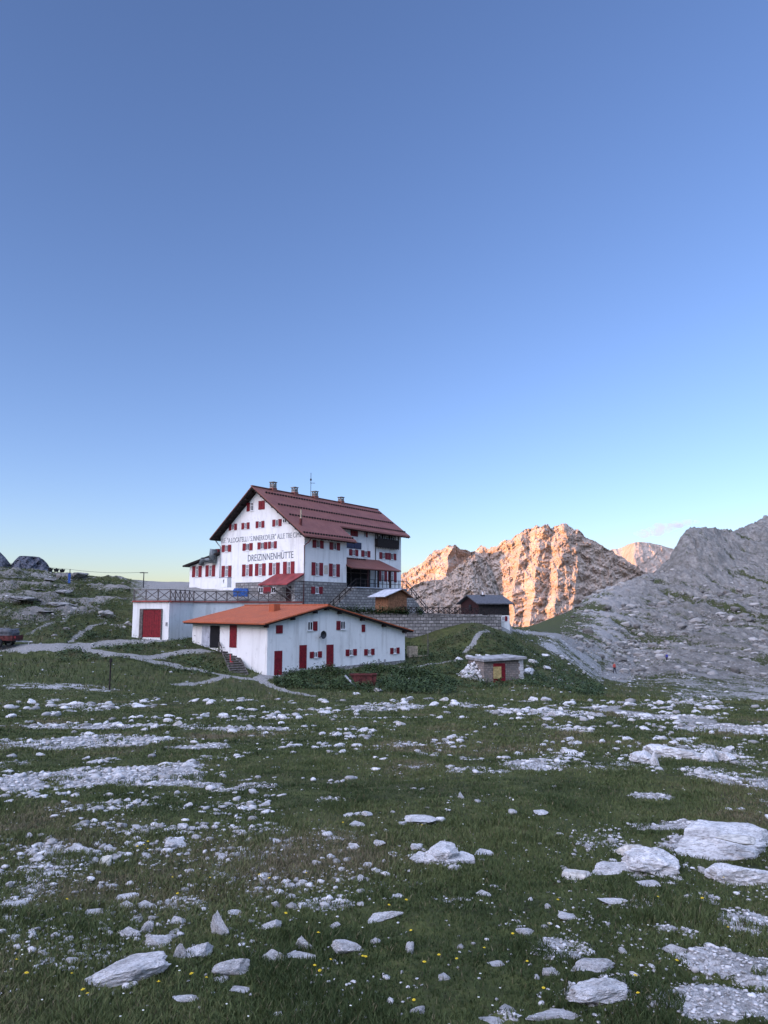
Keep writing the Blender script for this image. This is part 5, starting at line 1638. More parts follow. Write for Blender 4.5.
# ------------------------------------------------------------------ stones
def rock_mesh(name, seed, sub=3, mat=None, planes=15, rough=.09, kind='block'):
    r_ = np.random.default_rng(seed)
    bm = bmesh.new(); bmesh.ops.create_icosphere(bm, subdivisions=sub, radius=1.0)
    co = np.array([v.co for v in bm.verts]); d = co / np.linalg.norm(co, axis=1)[:, None]
    n = r_.normal(size=(planes, 3)); n /= np.linalg.norm(n, axis=1)[:, None]
    dist = r_.uniform(.42, .95, planes)
    q = d @ n.T
    rad = np.where(q > .05, dist[None, :] / np.maximum(q, .05), 9).min(1)
    rad = np.minimum(rad, 1.15)
    rad = rad + rough * fbm(d[:, 0] * 2.2 + seed, d[:, 1] * 2.2, d[:, 2] * 2.2, 5, .6) - rough * .8 * np.abs(fbm(d[:, 0] * 5 + seed, d[:, 1] * 5, d[:, 2] * 5, 4))
    rad = rad - .10 * np.clip(fbm(d[:, 0] * 3.5 + seed, d[:, 1] * 3.5, d[:, 2] * 6, 5, .65), -.2, 1) - .05 * np.abs(fbm(d[:, 0] * 11 + seed, d[:, 1] * 11, d[:, 2] * 11, 3))
    co = d * rad[:, None]
    if kind == 'point': co[:, :2] *= (1.05 - .40 * np.clip((co[:, 2] + 1) / 2, 0, 1))[:, None]; co[:, 2] *= 1.05
    if kind == 'outcrop':
        bx = 1 / (np.abs(d[:, 0]) ** 5 + np.abs(d[:, 1]) ** 5 + np.abs(d[:, 2]) ** 5) ** .2
        co = d * (np.minimum(bx, np.where(q > .2, (dist[None] * 1.25) / np.maximum(q, .2), 9).min(1)) * (1 + .16 * fbm(d[:, 0] * 1.5 + seed, d[:, 1] * 1.5, d[:, 2], 4)))[:, None]
        up = np.clip(d[:, 2] + .2, 0, 1)
        co[:, 2] += up * (.16 * fbm(co[:, 0] * 2.2, co[:, 1] * 2.2, seed, 5, .62) - .14 * np.clip(ridged(co[:, 0] * 1.6 + seed, co[:, 1] * 1.6, seed, 4), 0, 1) + .10)
        co[:, 2] -= up * .10 * np.abs(fbm(co[:, 0] * 6, co[:, 1] * 6, seed, 4, .65))
        co[:, :2] *= (1 + .16 * fbm(d[:, 0] * 4 + seed, d[:, 1] * 4, d[:, 2] * 4, 4, .6))[:, None]
    if kind == 'flat': co[:, 2] = np.clip(co[:, 2], -1, .55) + .06 * fbm(d[:, 0] * 3, d[:, 1] * 3, seed, 4)
    if kind == 'long': co[:, 2] *= 1 + .35 * fbm(d[:, 0] * 1.6, 0 * d[:, 0], seed, 2)
    for v, c in zip(bm.verts, co): v.co = c
    me = bpy.data.meshes.new(name); bm.to_mesh(me); bm.free()
    me.materials.append(mat or M['limestone'])
    return me
RM = {k: [rock_mesh('stone', 100 + 7 * i + 31 * j, 4 if k != 'long' else 5, kind=k) for i in range(5)] for j, k in enumerate(('block', 'round', 'point', 'flat', 'long'))}
RM['outcrop'] = [rock_mesh('stone', 811 + 7 * i, 5, kind='outcrop') for i in range(4)]
SMALL = [rock_mesh('stone', 500 + i, 3) for i in range(10)]
cairn_me = rock_mesh('stone', 77, 4, M['cairn'], 20, .14)
pale_me = [rock_mesh('stone', 90 + i, 4, M['pale_rock'], 9, .06) for i in range(3)]

ROCK_XY = []
def place_rock(px, py, w, h, kind, label, group=None, name='rock', mesh=None, tilt=0.0, depth=.7, d0=1.2, rz=None):
    g = hit(px, py + h * .30, d0)
    if g is None: return None
    D = g[1]
    W, Hm = w * D / 746 * (1.12 if py > 780 else 1), h * D / 746 * (1.15 if py > 780 else 1)
    ang = math.atan2(-g[2], D)
    share = {'flat': .28, 'outcrop': .42, 'long': .45, 'block': .55, 'round': .6, 'point': .85}[kind]
    vis = share * Hm / math.cos(ang)
    dy = float(np.clip((1 - share) * Hm / max(math.sin(ang), .02), .35 * W, 1.3 * W))
    me = mesh or rnd.choice(RM[kind])
    o = bpy.data.objects.new(name, me); COL.objects.link(o)
    top = .60 if kind in ('flat', 'outcrop') else .85
    sz = vis / (top + .35)
    o.scale = (W / 2 / .85, dy / 2 / .85, sz)
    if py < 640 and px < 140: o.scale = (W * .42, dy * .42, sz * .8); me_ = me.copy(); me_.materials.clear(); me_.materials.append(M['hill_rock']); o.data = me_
    zs_ = float(surf_z([g[0]], [g[1] + dy * .25])[0])
    o.location = (float(g[0]), float(g[1] + dy * .25), zs_ + .25 * sz)
    o.rotation_euler = (0, tilt, rz if rz is not None else rnd.uniform(-.35, .35))
    ROCK_XY.append((g[0], g[1] + dy * .25, W * .5))
    tag(o, label, 'rock', group)
    return o

NAMED = [
 # foreground
 (119, 976, 66, 20, 'outcrop', 'long white limestone slab tilted up to the right in the front grass', -.12),
 (155, 941, 25, 15, 'block', 'domed white rock with furrows just above the long tilted slab', 0),
 (126, 935, 18, 11, 'block', 'small rounded white rock next to the domed furrowed rock', 0),
 (146, 928, 15, 11, 'round', 'smaller white rock right behind the domed furrowed rock', 0),
 (136, 920, 13, 8, 'flat', 'low grey rock topping the cluster above the long slab', 0),
 (218, 930, 17, 22, 'point', 'pointed upright white rock like a small tower in the grass', 0),
 (199, 951, 25, 16, 'long', 'grey white rock lying just below the pointed upright rock', .1),
 (180, 955, 10, 12, 'point', 'slim leaning stone beside the rock below the pointed one', .2),
 (233, 971, 28, 15, 'block', 'broad white rock with flat base in the front grass, right of the long slab', 0),
 (222, 978, 15, 6, 'flat', 'thin flat stone touching the broad white front rock', 0),
 (183, 999, 28, 8, 'flat', 'low flat white stone below the broad rock near the bottom grass', 0),
 (240, 991, 27, 7, 'flat', 'thin flat white slab close to the bottom edge, beside the broad rock', 0),
 (177, 921, 16, 10, 'block', 'small white rock left of the pointed upright rock', 0),
 (175, 932, 11, 6, 'flat', 'tiny flat stone under the small rock left of the pointed one', 0),
 (123, 897, 22, 11, 'flat', 'flat topped white rock at the edge of the stony patch', 0),
 (124, 908, 14, 9, 'block', 'small stone in front of the flat topped rock by the stony patch', 0),
 (143, 907, 17, 9, 'block', 'wedge shaped white stone right of the flat topped rock', .15),
 (93, 913, 20, 8, 'flat', 'low pale stone at the lower rim of the stony patch', 0),
 (13, 906, 24, 9, 'flat', 'flat pale slab at the left border of the meadow', 0),
 (8, 918, 17, 8, 'flat', 'small flat slab below the pale slab at the left border', 0),
 (49, 876, 20, 7, 'flat', 'flat stone in the middle of the left stony patch', 0),
 (73, 851, 21, 12, 'block', 'boxy grey white rock at the top of the left stony patch', 0),
 (172, 844, 18, 10, 'block', 'squat white rock between the yellow flowers and the gravel strip', 0),
 (72, 963, 10, 9, 'round', 'small round white stone alone in the left front grass', 0),
 (48, 961, 12, 7, 'flat', 'small flat stone left of the lone round one', 0),
 (233, 912, 15, 7, 'flat', 'small flat stone above the pointed upright rock', 0),
 (271, 957, 20, 13, 'block', 'blocky white rock with pitted face in the middle front grass', 0),
 (303, 946, 16, 12, 'point', 'small pyramid shaped white rock beside the pitted block', 0),
 (301, 957, 34, 7, 'flat', 'low long stone spread in front of the pyramid shaped rock', 0),
 (345, 951, 29, 13, 'block', 'wide pale rock with rounded back, right of the pyramid shaped one', 0),
 (381, 918, 30, 12, 'long', 'curved grey stone half wrapped by a grass tussock', -.18),
 (409, 950, 9, 11, 'round', 'narrow upright grey stone right of the tussock', 0),
 (399, 896, 14, 6, 'flat', 'small white stone in open grass above the curved stone', 0),
 (271, 926, 22, 9, 'long', 'low slanting white stone above the pitted block', -.1),
 (353, 846, 10, 9, 'block', 'small cube like white stone right of the gravel strip', 0),
 (380, 845, 9, 7, 'round', 'small round white stone right of the cube like one', 0),
 (421, 859, 24, 13, 'block', 'left rock of the white rock cluster in the middle meadow', 0),
 (441, 857, 27, 15, 'outcrop', 'large cracked rock in the middle of the white meadow cluster', 0),
 (463, 861, 24, 12, 'flat', 'low rock at the right end of the white meadow cluster', 0),
 (485, 853, 16, 7, 'flat', 'small outlying stone right of the white meadow cluster', 0),
 (416, 850, 12, 7, 'block', 'small stone behind the white meadow cluster', 0),
 (482, 895, 12, 7, 'block', 'small white stone below the white meadow cluster', 0),
 (496, 965, 17, 7, 'flat', 'flat white stone left of the lower gravel patch', 0),
 (506, 1011, 15, 9, 'block', 'white stone at the bottom edge right of centre', .2),
 (419, 1011, 12, 7, 'block', 'small white stone at the bottom edge near the centre', 0),
 (493, 1021, 28, 8, 'flat', 'pale stone cut by the bottom edge right of centre', 0),
 (443, 979, 11, 8, 'block', 'small mossy white stone in the front grass right of centre', 0),
 (526, 931, 14, 9, 'round', 'round pale stone left of the lower gravel patch', 0),
 (569, 919, 19, 8, 'long', 'slanting white stone between the two pale boulders and the gravel', .15),
 (615, 903, 32, 8, 'flat', 'long flat grey slab below the bare bedrock', 0),
 (550, 974, 15, 9, 'block', 'white stone at the foot of the lower gravel patch', 0),
 (592, 969, 36, 9, 'outcrop', 'flat grey bedrock sheet under the lower gravel patch', 0),
 (674, 951, 22, 10, 'block', 'white stone at the border of the big gravel area', 0),
 (655, 1008, 9, 7, 'block', 'small white stone among moss near the bottom right', 0),
 (555, 1019, 46, 9, 'flat', 'broad flat slab at the bottom edge left of the moss', 0),
 (600, 997, 64, 20, 'outcrop', 'bare grey bedrock sheet with moss hollows near the bottom', 0),
 (655, 863, 54, 26, 'outcrop', 'sloping pale bedrock sheet beside the two pale boulders', 0),
 (612, 870, 36, 11, 'outcrop', 'low bedrock shelf left of the sloping sheet', 0),
 (650, 884, 24, 9, 'flat', 'low bedrock toe under the sloping sheet', 0),
 (728, 845, 88, 26, 'outcrop', 'huge flat topped limestone outcrop at the right border', 0),
 (751, 877, 52, 24, 'outcrop', 'thick overhanging boulder at the right border with dark shade below', 0),
 (749, 862, 34, 9, 'flat', 'pale flat stone lying on the overhanging boulder', 0),
 # middle distance
 (518, 757 - 3, 9, 6, 'block', 'small white rock left of the rock steps in the meadow', 0),
 (571, 752, 18, 10, 'block', 'white rock left of the row of rock steps', 0),
 (645, 757, 27, 18, 'outcrop', 'leftmost white block of the rock steps on the right meadow', 0),
 (655, 762, 12, 14, 'point', 'narrow white block in the row of rock steps', 0),
 (678, 752, 40, 18, 'outcrop', 'broad white block in the middle of the rock steps', 0),
 (713, 757, 15, 18, 'block', 'leaning white block right of the broad middle one', -.3),
 (729, 757, 17, 17, 'block', 'steep white block at the right end of the rock steps', -.2),
 (629, 739, 14, 7, 'block', 'small white rock above the rock steps, left one', 0),
 (684, 740, 10, 6, 'block', 'tiny upright rock above the broad middle block', 0),
 (691, 741, 12, 6, 'flat', 'small flat rock above the leaning blocks', 0),
 (661, 738, 16, 5, 'flat', 'low flat rock on the turf above the broad middle block', 0),
 (571, 739, 11, 5, 'block', 'small white rock on the turf above the meadow hollow', 0),
 (461, 796, 6, 8, 'point', 'lone small upright white stone in the middle of the meadow', 0),
 (543, 813, 15, 5, 'flat', 'flat white stone right of the lone upright stone', 0),
 (419, 821, 34, 10, 'flat', 'low pale rock sheet in the middle of the meadow', 0),
 (136, 706, 12, 6, 'block', 'lone white rock in the grass below the marker post', 0),
 (325, 711, 15, 8, 'flat', 'pale earthy rock on the meadow rim below the outbuilding', 0),
 (355, 845 - 20, 13, 7, 'block', 'small white rock pair member above the cube like stone', 0),
 (367, 815, 10, 6, 'block', 'small white stone in the meadow left of the low rock sheet', 0),
 (359, 813, 9, 6, 'flat', 'white stone close beside another in the mid meadow', 0),
 # left hillside ledges
 (20, 599, 42, 7, 'outcrop', 'long grey ledge rock above the red trailer', .05),
 (60, 605, 36, 7, 'outcrop', 'grey ledge rock continuing right above the gravel path', .06),
 (105, 612, 14, 12, 'block', 'big rounded grey boulder left of the white garage wall', 0),
 (127, 622, 10, 11, 'block', 'dark seamed boulder against the white garage wall', 0),
 (75, 575, 22, 8, 'outcrop', 'pale rock crest around the pole with the blue panel', 0),
 (46, 580, 18, 7, 'block', 'grey rock on the rise left of the pole', 0),
 (10, 577, 18, 6, 'flat', 'flat grey rock near the top of the left rise', 0),
 (62, 592, 20, 7, 'block', 'broken grey rock below the pole', 0),
 (34, 589, 18, 6, 'flat', 'grey shelf rock in the middle of the left rise', 0),
 (88, 584, 14, 5, 'flat', 'low grey rock right of the pole', 0),
 (40, 613, 26, 5, 'flat', 'low rock band under the long ledge', 0),
]
DEPTH = {'outcrop': .8, 'flat': 1.0, 'long': .45, 'block': .75, 'round': .9, 'point': .7}
for px, py, w, h, k, lab, tilt in NAMED:
    d0 = 1.2 if py > 700 else 58
    kw = {}
    if (px, py) in ((749, 862),):
        continue
    place_rock(px, py, w, h, k, lab, tilt=tilt, depth=DEPTH[k] * (.8 if py < 720 else 1), d0=d0, rz=None if k != 'long' else rnd.uniform(-.1, .1))
place_rock(104, 860, 14, 14, 'round', 'pale greenish round stone standing in the left stony patch', mesh=cairn_me, depth=.9)
place_rock(580, 876, 21, 13, 'block', 'pale sharp edged boulder left of the bare bedrock sheet', mesh=pale_me[0], depth=.8)
place_rock(635, 851, 24, 16, 'block', 'pale sharp edged boulder lying on the bare bedrock sheet', mesh=pale_me[1], depth=.8)
q = place_rock(749, 867, 33, 9, 'flat', 'pale flat stone lying on the overhanging boulder', mesh=pale_me[2], depth=.6)
q.location.z += .16; q.location.y += .12

# ---- all the loose stones: the largest in view are rocks of their own, the rest one spread of pebbles
def rand_ground(n, d0, d1, p0=-180, p1=950, e=1.0):
    t = rng.random(n)
    D = np.exp(np.log(d0) + (np.log(d1) - np.log(d0)) * t ** e)
    px = rng.uniform(p0, p1, n)
    return (px - 384) / 746 * D, D, px
def stones(n, d0, d1, size_px, zone, p0=-180, p1=950, dens=lambda rock, path, px, D: .13 + 1.6 * np.clip(rock - .14, 0, 1), wmin=.02, wmax=.6, clus=1.0):
    x, D, px = rand_ground(n, d0, d1, p0, p1)
    rock, path, dry = masks(x, D)
    cl = fbm(x * .9, D * .9, 21.0, 4) + .8 * fbm(x * .15, D * .15, 31.0, 3)
    keep = rng.random(n) < np.clip(dens(rock, path, px, D) * (1 - clus + clus * (0.05 + 3.4 * np.clip(cl - .0, 0, 1))), 0, 1)
    x, D, px = x[keep], D[keep], px[keep]
    s = size_px[0] * (size_px[1] / size_px[0]) ** (rng.random(len(x)) ** 2.6)
    W = np.clip(s * D / 746, wmin, wmax)
    return np.stack([x, D, W, W * 746 / D, np.full(len(x), zone)], 1)
S = [stones(150000, 2.3, 36, (1.0, 13), 0, dens=lambda r, p, px, D: (.10 + 1.6 * np.clip(r - .14, 0, 1)) * (1 + 2.2 * ((px > 500) & (D < 7)) + 0.5 * ((px < 280) & (D > 4.2) & (D < 9)))),
     stones(12000, 36, 118, (1.1, 4.5), 1, -30, 560, lambda r, p, px, D: .04 + .9 * r + .5 * (p > .3) * (p < .6)),
     stones(12000, 58, 120, (1.1, 6), 2, 505, 800, lambda r, p, px, D: .05 + 1.1 * r),
     stones(42000, 110, 460, (.8, 3.2), 3, 560, 800, lambda r, p, px, D: np.clip(r, .05, .9), .2, 3.0, .55)]
S = np.concatenate(S)
# nothing inside the buildings or on the terrace
blk = (S[:, 0] / S[:, 1] * 746 + 384 > 125) & (S[:, 0] / S[:, 1] * 746 + 384 < 520) & (S[:, 1] > 57) 
inlow = np.array([(lambda q: -1 < q @ low.ex[:2] < 17.5 and -1 < q @ low.ey[:2] < 12.5)(np.array([a, b]) - low.o[:2]) for a, b in S[:, :2]])
S = S[~(inlow | (blk & (S[:, 1] > 68)))]
sz_ = surf_z(S[:, 0], S[:, 1])
rk, pt, _ = masks(S[:, 0], S[:, 1])
B_ = stones(5000, 125, 470, (2.6, 13), 4, 570, 800, lambda r, p, px, D: np.clip(r - .1, .03, .8), .5, 5.5, .8)
B_ = np.concatenate([B_, stones(900, 66, 112, (2.2, 9), 4, -30, 130, lambda r, p, px, D: np.clip(r - .1, .02, .8), .2, 1.3, .7)])
vx = S[:, 0] / S[:, 1] * 746 + 384
order = np.argsort(-S[:, 3] * ((vx > 5) & (vx < 763) & (S[:, 1] > 2.9)))
NBIG = 175
big, rest = order[:NBIG], order[NBIG:]
LAB = {(0, 0): ('small white limestone rock half sunk in the meadow turf', 'small rocks in the meadow turf'), (0, 1): ('small loose limestone rock on a bare gravelly patch of the meadow', 'loose rocks on the gravel patches'),
       (1, 0): ('grey white stone on the grassy bank below the hut', 'stones on the bank below the hut'), (2, 0): ('white stone on the broken knoll right of the stone shed', 'stones on the knoll by the shed'),
       (3, 0): ('grey boulder on the wide stony hillside at the right', 'boulders on the stony hillside')}
SMALLS = []
for i in big:
    x, y, W, _, zn = S[i]
    o = bpy.data.objects.new('rock', SMALL[rnd.randrange(10)]); COL.objects.link(o)
    hz = W * rnd.uniform(.16, .34)
    o.scale = (W / 2, W / 2 * rnd.uniform(.6, 1.0), hz)
    o.location = (x, y, float(sz_[i]) + hz * .25)
    o.rotation_euler = (rnd.uniform(-.2, .2), rnd.uniform(-.2, .2), rnd.uniform(0, 6.28))
    lab, grp = LAB[(int(zn), int(zn == 0 and rk[i] > .42))]
    tag(o, lab, 'rock', grp)
    q_ = np.array([x, y, float(sz_[i])]); k_ = FPX / (q_[1] * CP + q_[2] * SP)
    SMALLS.append((o, 384 + q_[0] * k_, 512 - (q_[2] * CP - q_[1] * SP) * k_, S[i, 3], int(zn)))
    if zn == 0: ROCK_XY.append((x, y, W * .45))

HANDLES = [('long tilted slab', 119, 974), ('domed furrowed rock', 155, 941), ('pointed upright rock', 218, 930), ('broad front rock', 233, 971), ('pitted white block', 271, 957), ('pyramid shaped rock', 303, 946),
 ('curved stone by the tussock', 381, 918), ('greenish round stone', 104, 860), ('boxy left rock', 73, 851), ('slab at the left border', 13, 906), ('squat rock by the gravel strip', 172, 844), ('white rock cluster', 441, 857),
 ('low pale rock sheet', 419, 821), ('lone upright stone', 461, 796), ('bare bedrock sheet', 655, 863), ('huge right outcrop', 728, 845), ('overhanging boulder', 751, 877), ('lower gravel patch', 561, 950), ('bedrock with moss hollows', 600, 997),
 ('big gravel area', 740, 965), ('row of rock steps', 690, 755), ('upper left gravel strip', 85, 741), ('broad left gravel patch', 100, 780), ('left gravel tail', 235, 788), ('hollow with pale gravel', 529, 766), ('flat gravel strip', 679, 826),
 ('pale path at the right', 720, 730), ('marker post', 110, 685), ('red skip', 364, 690), ('stone shed', 503, 672), ('lone rock by the post', 136, 706), ('earthy rock on the meadow rim', 325, 711), ('cube like stone', 353, 846), ('pale rocks on the crest', 400, 706), ('white crest rocks', 550, 712), ('long flat slab', 615, 903), ('rocks at the bottom edge', 500, 1015)]
ORD = ['nearest', 'second nearest', 'third nearest', 'fourth nearest', 'fifth nearest', 'sixth nearest', 'seventh nearest', 'eighth nearest', 'ninth nearest', 'tenth nearest', 'eleventh nearest', 'twelfth nearest']
def name_smalls():
    sets = {}
    for o, px, py, sp, zn in SMALLS:
        if zn == 3: continue
        h = min(HANDLES, key=lambda q: math.hypot(q[1] - px, 1.6 * (q[2] - py)))
        dx, dy = px - h[1], 1.6 * (py - h[2])
        hor = 'right of' if dx > 0 else 'left of'; ver = 'below' if dy > 0 else 'above'
        w = hor if abs(dx) > 2.2 * abs(dy) else ver if abs(dy) > 2.2 * abs(dx) else ('below ' if dy > 0 else 'above ') + hor
        sets.setdefault((h[0], w), []).append((math.hypot(dx, dy), o, sp))
    for (h, w), l in sets.items():
        l.sort(key=lambda q: q[0])
        for k, (_, o, sp) in enumerate(l):
            if k >= len(ORD): continue
            o['group'] = 'scattered white meadow stones'
            size = 'small' if sp > 7 else 'tiny'
            o['label'] = f'{size} white stone {w} the {h}' + (f', {ORD[k]} one' if len(l) > 1 else '')
name_smalls()

def scatter(name, protos, xyz, scale, rot, mat, kind='stuff', attr=None):
    """many small copies in one mesh"""
    vs_, fs_, off, at = [], [], 0, []
    idx = rng.integers(0, len(protos), len(xyz))
    for k, (pv, pf) in enumerate(protos):
        sel = np.where(idx == k)[0]
        if len(sel) == 0: continue
        c, s = np.cos(rot[sel]), np.sin(rot[sel])
        v = pv[None] * scale[sel][:, None, :]
        xx = v[..., 0] * c[:, None] - v[..., 1] * s[:, None]; yy = v[..., 0] * s[:, None] + v[..., 1] * c[:, None]
        v = np.stack([xx, yy, v[..., 2]], -1) + xyz[sel][:, None, :]
        vs_.append(v.reshape(-1, 3))
        fs_.append((pf[None] + (np.arange(len(sel)) * len(pv))[:, None, None] + off).reshape(-1, pf.shape[1]))
        off += len(sel) * len(pv)
    sh_ = np.concatenate([np.repeat(rng.random((idx == k).sum()), len(protos[k][0])) for k in range(len(protos))])
    o = np_mesh(name, np.concatenate(vs_), [np.concatenate(fs_)], mat, False, None, {'shade': sh_})
    return tag(o, kind=kind)
def proto(sub, seed):
    r_ = np.random.default_rng(seed)
    bm = bmesh.new(); bmesh.ops.create_icosphere(bm, subdivisions=sub, radius=1.0)
    v = np.array([q.co for q in bm.verts]); f = np.array([[q.index for q in p.verts] for p in bm.faces])
    bm.free()
    n = r_.normal(size=(9, 3)); n /= np.linalg.norm(n, axis=1)[:, None]
    q = v @ n.T
    rad = np.minimum(np.where(q > .05, r_.uniform(.55, .95, 9)[None] / np.maximum(q, .05), 9).min(1), 1.1)
    return v * (rad * r_.uniform(.9, 1.1, len(v)))[:, None], f
# gravel: finer and denser on the bare patches
G = stones(280000, 2.3, 36, (0.9, 5.5), 0, dens=lambda r, p, px, D: sstep(.30, .62, r) + .10 * ((px > 540) & (D < 5.5)), wmin=.008, wmax=.14, clus=.3)
A_ = np.concatenate([S[rest], G])
sc_ = np.stack([A_[:, 2] / 2, A_[:, 2] / 2 * rng.uniform(.6, 1, len(A_)), A_[:, 2] * rng.uniform(.12, .32, len(A_))], 1)
zz = surf_z(A_[:, 0], A_[:, 1]) + sc_[:, 2] * .15 + .003
nearm = A_[:, 3] > 2.6
mid = np.stack([A_[:, 0], A_[:, 1], zz], 1)
def pebble_mat(name, lo, hi):
    t = NT(name, 0.95, 0.1)
    f = t.noise(t.coord(), 14.0, 5, 0.7)
    c = t.ramp(t.attr('shade'), [(0.0, lo), (1.0, hi)])
    t.col(t.mix(t.ramp(f, [(0.5, 0.0), (0.95, 0.6)]), c, tuple(x * .45 for x in lo)))
    return t.m
M['pebble'] = pebble_mat('pale_pebbles', (0.20, 0.197, 0.185), (0.60, 0.592, 0.575))
M['hill_stone'] = pebble_mat('grey_hill_stones', (0.12, 0.114, 0.102), (0.40, 0.382, 0.35))
far_ = A_[:, 4] == 3
rot_ = rng.uniform(0, 6.28, len(A_))
P2 = [proto(2, 900 + i) for i in range(5)]; P1 = [proto(1, 950 + i) for i in range(5)]
for nm, sel, pr_, mt_ in (('scattered_pebbles', nearm & ~far_, P2, 'pebble'), ('fine_gravel', ~nearm & ~far_, P1, 'pebble'), ('hillside_rubble', far_, P1, 'hill_stone')):
    scatter(nm, pr_, mid[sel], sc_[sel], rot_[sel], M[mt_])

bz = ground_z(B_[:, 0], B_[:, 1]); bs = np.stack([B_[:, 2] / 2, B_[:, 2] / 2 * rng.uniform(.5, .9, len(B_)), B_[:, 2] * rng.uniform(.18, .34, len(B_))], 1)
scatter('hillside_blocks', [proto(3, 1200 + i) for i in range(7)], np.stack([B_[:, 0], B_[:, 1], bz + bs[:, 2] * .15], 1), bs, rng.uniform(-.5, .5, len(B_)), M['hill_stone'])

# stone heap beside the shed, a dry-laid wing wall
g = P(469, 682, 65.5)
hp = []
for k in range(230):
    u = rnd.random(); v = rnd.random()
    px = 455 + 29 * u
    top = 682 - 4 - 20 * min(1, u * 1.15) ** .8
    py = 683 - (683 - top) * v
    p = P(px, py, 64.6 + 2.2 * (1 - u) * 0 + 2.6 * v * .6 + rnd.uniform(-.15, .25))
    hp.append(p)
hp = np.array(hp)
hs = rng.uniform(.10, .26, len(hp))
vs_, fs_, off = [], [], 0
pr = [proto(2, 700 + i) for i in range(5)]
for p, s_ in zip(hp, hs):
    v, f = pr[rnd.randrange(5)]
    a = rnd.uniform(0, 6.28)
    w = v * np.array([s_, s_ * .8, s_ * .75])
    w = np.stack([w[:, 0] * math.cos(a) - w[:, 1] * math.sin(a), w[:, 0] * math.sin(a) + w[:, 1] * math.cos(a), w[:, 2]], 1) + p - g
    vs_.append(w); fs_.append(f + off); off += len(v)
o = np_mesh('stone_heap', np.concatenate(vs_), [np.concatenate(fs_)], M['limestone'], False)
o.location = tuple(map(float, g)); tag(o, 'heap of loose white stones piled against the left side of the shed', 'stone heap')
# turf bank under the heap and behind the shed
for i, (px, py, w, h) in enumerate([(459, 659, 8, 6), (470, 658, 10, 6), (478, 656, 7, 5), (488, 655.5, 7, 4), (504, 655, 7, 4), (530, 672, 9, 10), (534, 662, 10, 8), (547, 668, 9, 7), (545, 655, 9, 6), (378, 690, 9, 6), (356, 693, 9, 5)]):
    lab = ['white rock at the top left of the stone heap', 'white rock on the crest of the stone heap', 'small white rock between heap and slab roof', 'white rock behind the left part of the slab roof', 'white rock behind the middle of the slab roof',
           'grey rock against the right wall of the shed', 'grey rock above and right of the shed', 'broken rock on the knoll right of the shed', 'pale rock higher up the knoll right of the shed', 'white rock at the right foot of the rust red skip', 'white rock at the left foot of the rust red skip'][i]
    place_rock(px, py, w, h, 'block', lab, d0=50 if i > 8 else 63)

# ------------------------------------------------------------------ grass and plants
def blades(name, x, y, h, w, mat, hue, lean=.5, zoff=-.004):
    n = len(x)
    z = surf_z(x, y) + zoff
    a = rng.uniform(0, 2 * np.pi, n)
    dx, dy = np.cos(a), np.sin(a)
    l = rng.uniform(.1, lean, n) * h
    la = rng.uniform(0, 2 * np.pi, n)
    lx, ly = np.cos(la) * l, np.sin(la) * l
    V = np.empty((n, 5, 3), np.float32)
    V[:, 0] = np.stack([x - dx * w / 2, y - dy * w / 2, z], 1)
    V[:, 1] = np.stack([x + dx * w / 2, y + dy * w / 2, z], 1)
    V[:, 2] = np.stack([x - dx * w * .38 + lx * .35, y - dy * w * .38 + ly * .35, z + h * .55], 1)
    V[:, 3] = np.stack([x + dx * w * .38 + lx * .35, y + dy * w * .38 + ly * .35, z + h * .55], 1)
    V[:, 4] = np.stack([x + lx, y + ly, z + h * .92], 1)
    i = np.arange(n) * 5
    Q = np.stack([i, i + 1, i + 3, i + 2], 1); T = np.stack([i + 2, i + 3, i + 4], 1)
    o = np_mesh(name, V.reshape(-1, 3), [Q, T], mat, False, None, {'hue': np.repeat(hue, 5), 'tip': np.tile([0, 0, .5, .5, 1], n)})
    return tag(o, kind='stuff')
def grass(name, n, d0, d1, hr, wk, p0=-200, p1=970, block=None):
    x, D, px = rand_ground(n, d0, d1, p0, p1)
    rock, path, dry = masks(x, D)
    cl = fbm(x * 1.3, D * 1.3, 41.0, 4)
    cl2 = fbm(x * .35, D * .35, 45.0, 3)
    ok = rng.random(n) < (1 - sstep(.40, .60, rock + .25 * cl)) * (1 - sstep(.3, .5, path)) * np.clip(.72 + 1.0 * cl + .5 * cl2, .3, 1)
    ok |= (rock > .45) & (path < .3) & (cl > .16) & (D < 40) & (rng.random(n) < .75)
    if block is not None: ok &= ~block(x, D, px)
    x, D, cl, cl2, dry = x[ok], D[ok], cl[ok], cl2[ok], dry[ok]
    # clear the tops of the larger stones
    near = D < 12
    RX = np.array(ROCK_XY)
    kill = np.zeros(len(x), bool)
    for rx, ry, rw in RX[RX[:, 2] > .05]:
        kill |= ((x - rx) ** 2 + (D - ry) ** 2) < (rw * .75) ** 2
    x, D, cl, cl2, dry = x[~kill], D[~kill], cl[~kill], cl2[~kill], dry[~kill]
    tall = np.clip(.95 + 1.7 * np.clip(cl + .02, 0, 1) + .5 * cl2, .75, 2.5)
    h = rng.uniform(hr[0], hr[1], len(x)) * tall
    w = wk * (.0035 + .0011 * D) * rng.uniform(.7, 1.4, len(x))
    hue = np.clip(.36 + 1.3 * cl2 + .25 * dry + rng.normal(0, .17, len(x)) - .45 * cl, 0, 1)
    hue = np.where(rng.random(len(x)) < .05, rng.uniform(.85, 1, len(x)), hue)
    return blades(name, x, D, h, w, M['grass'], hue, .95)
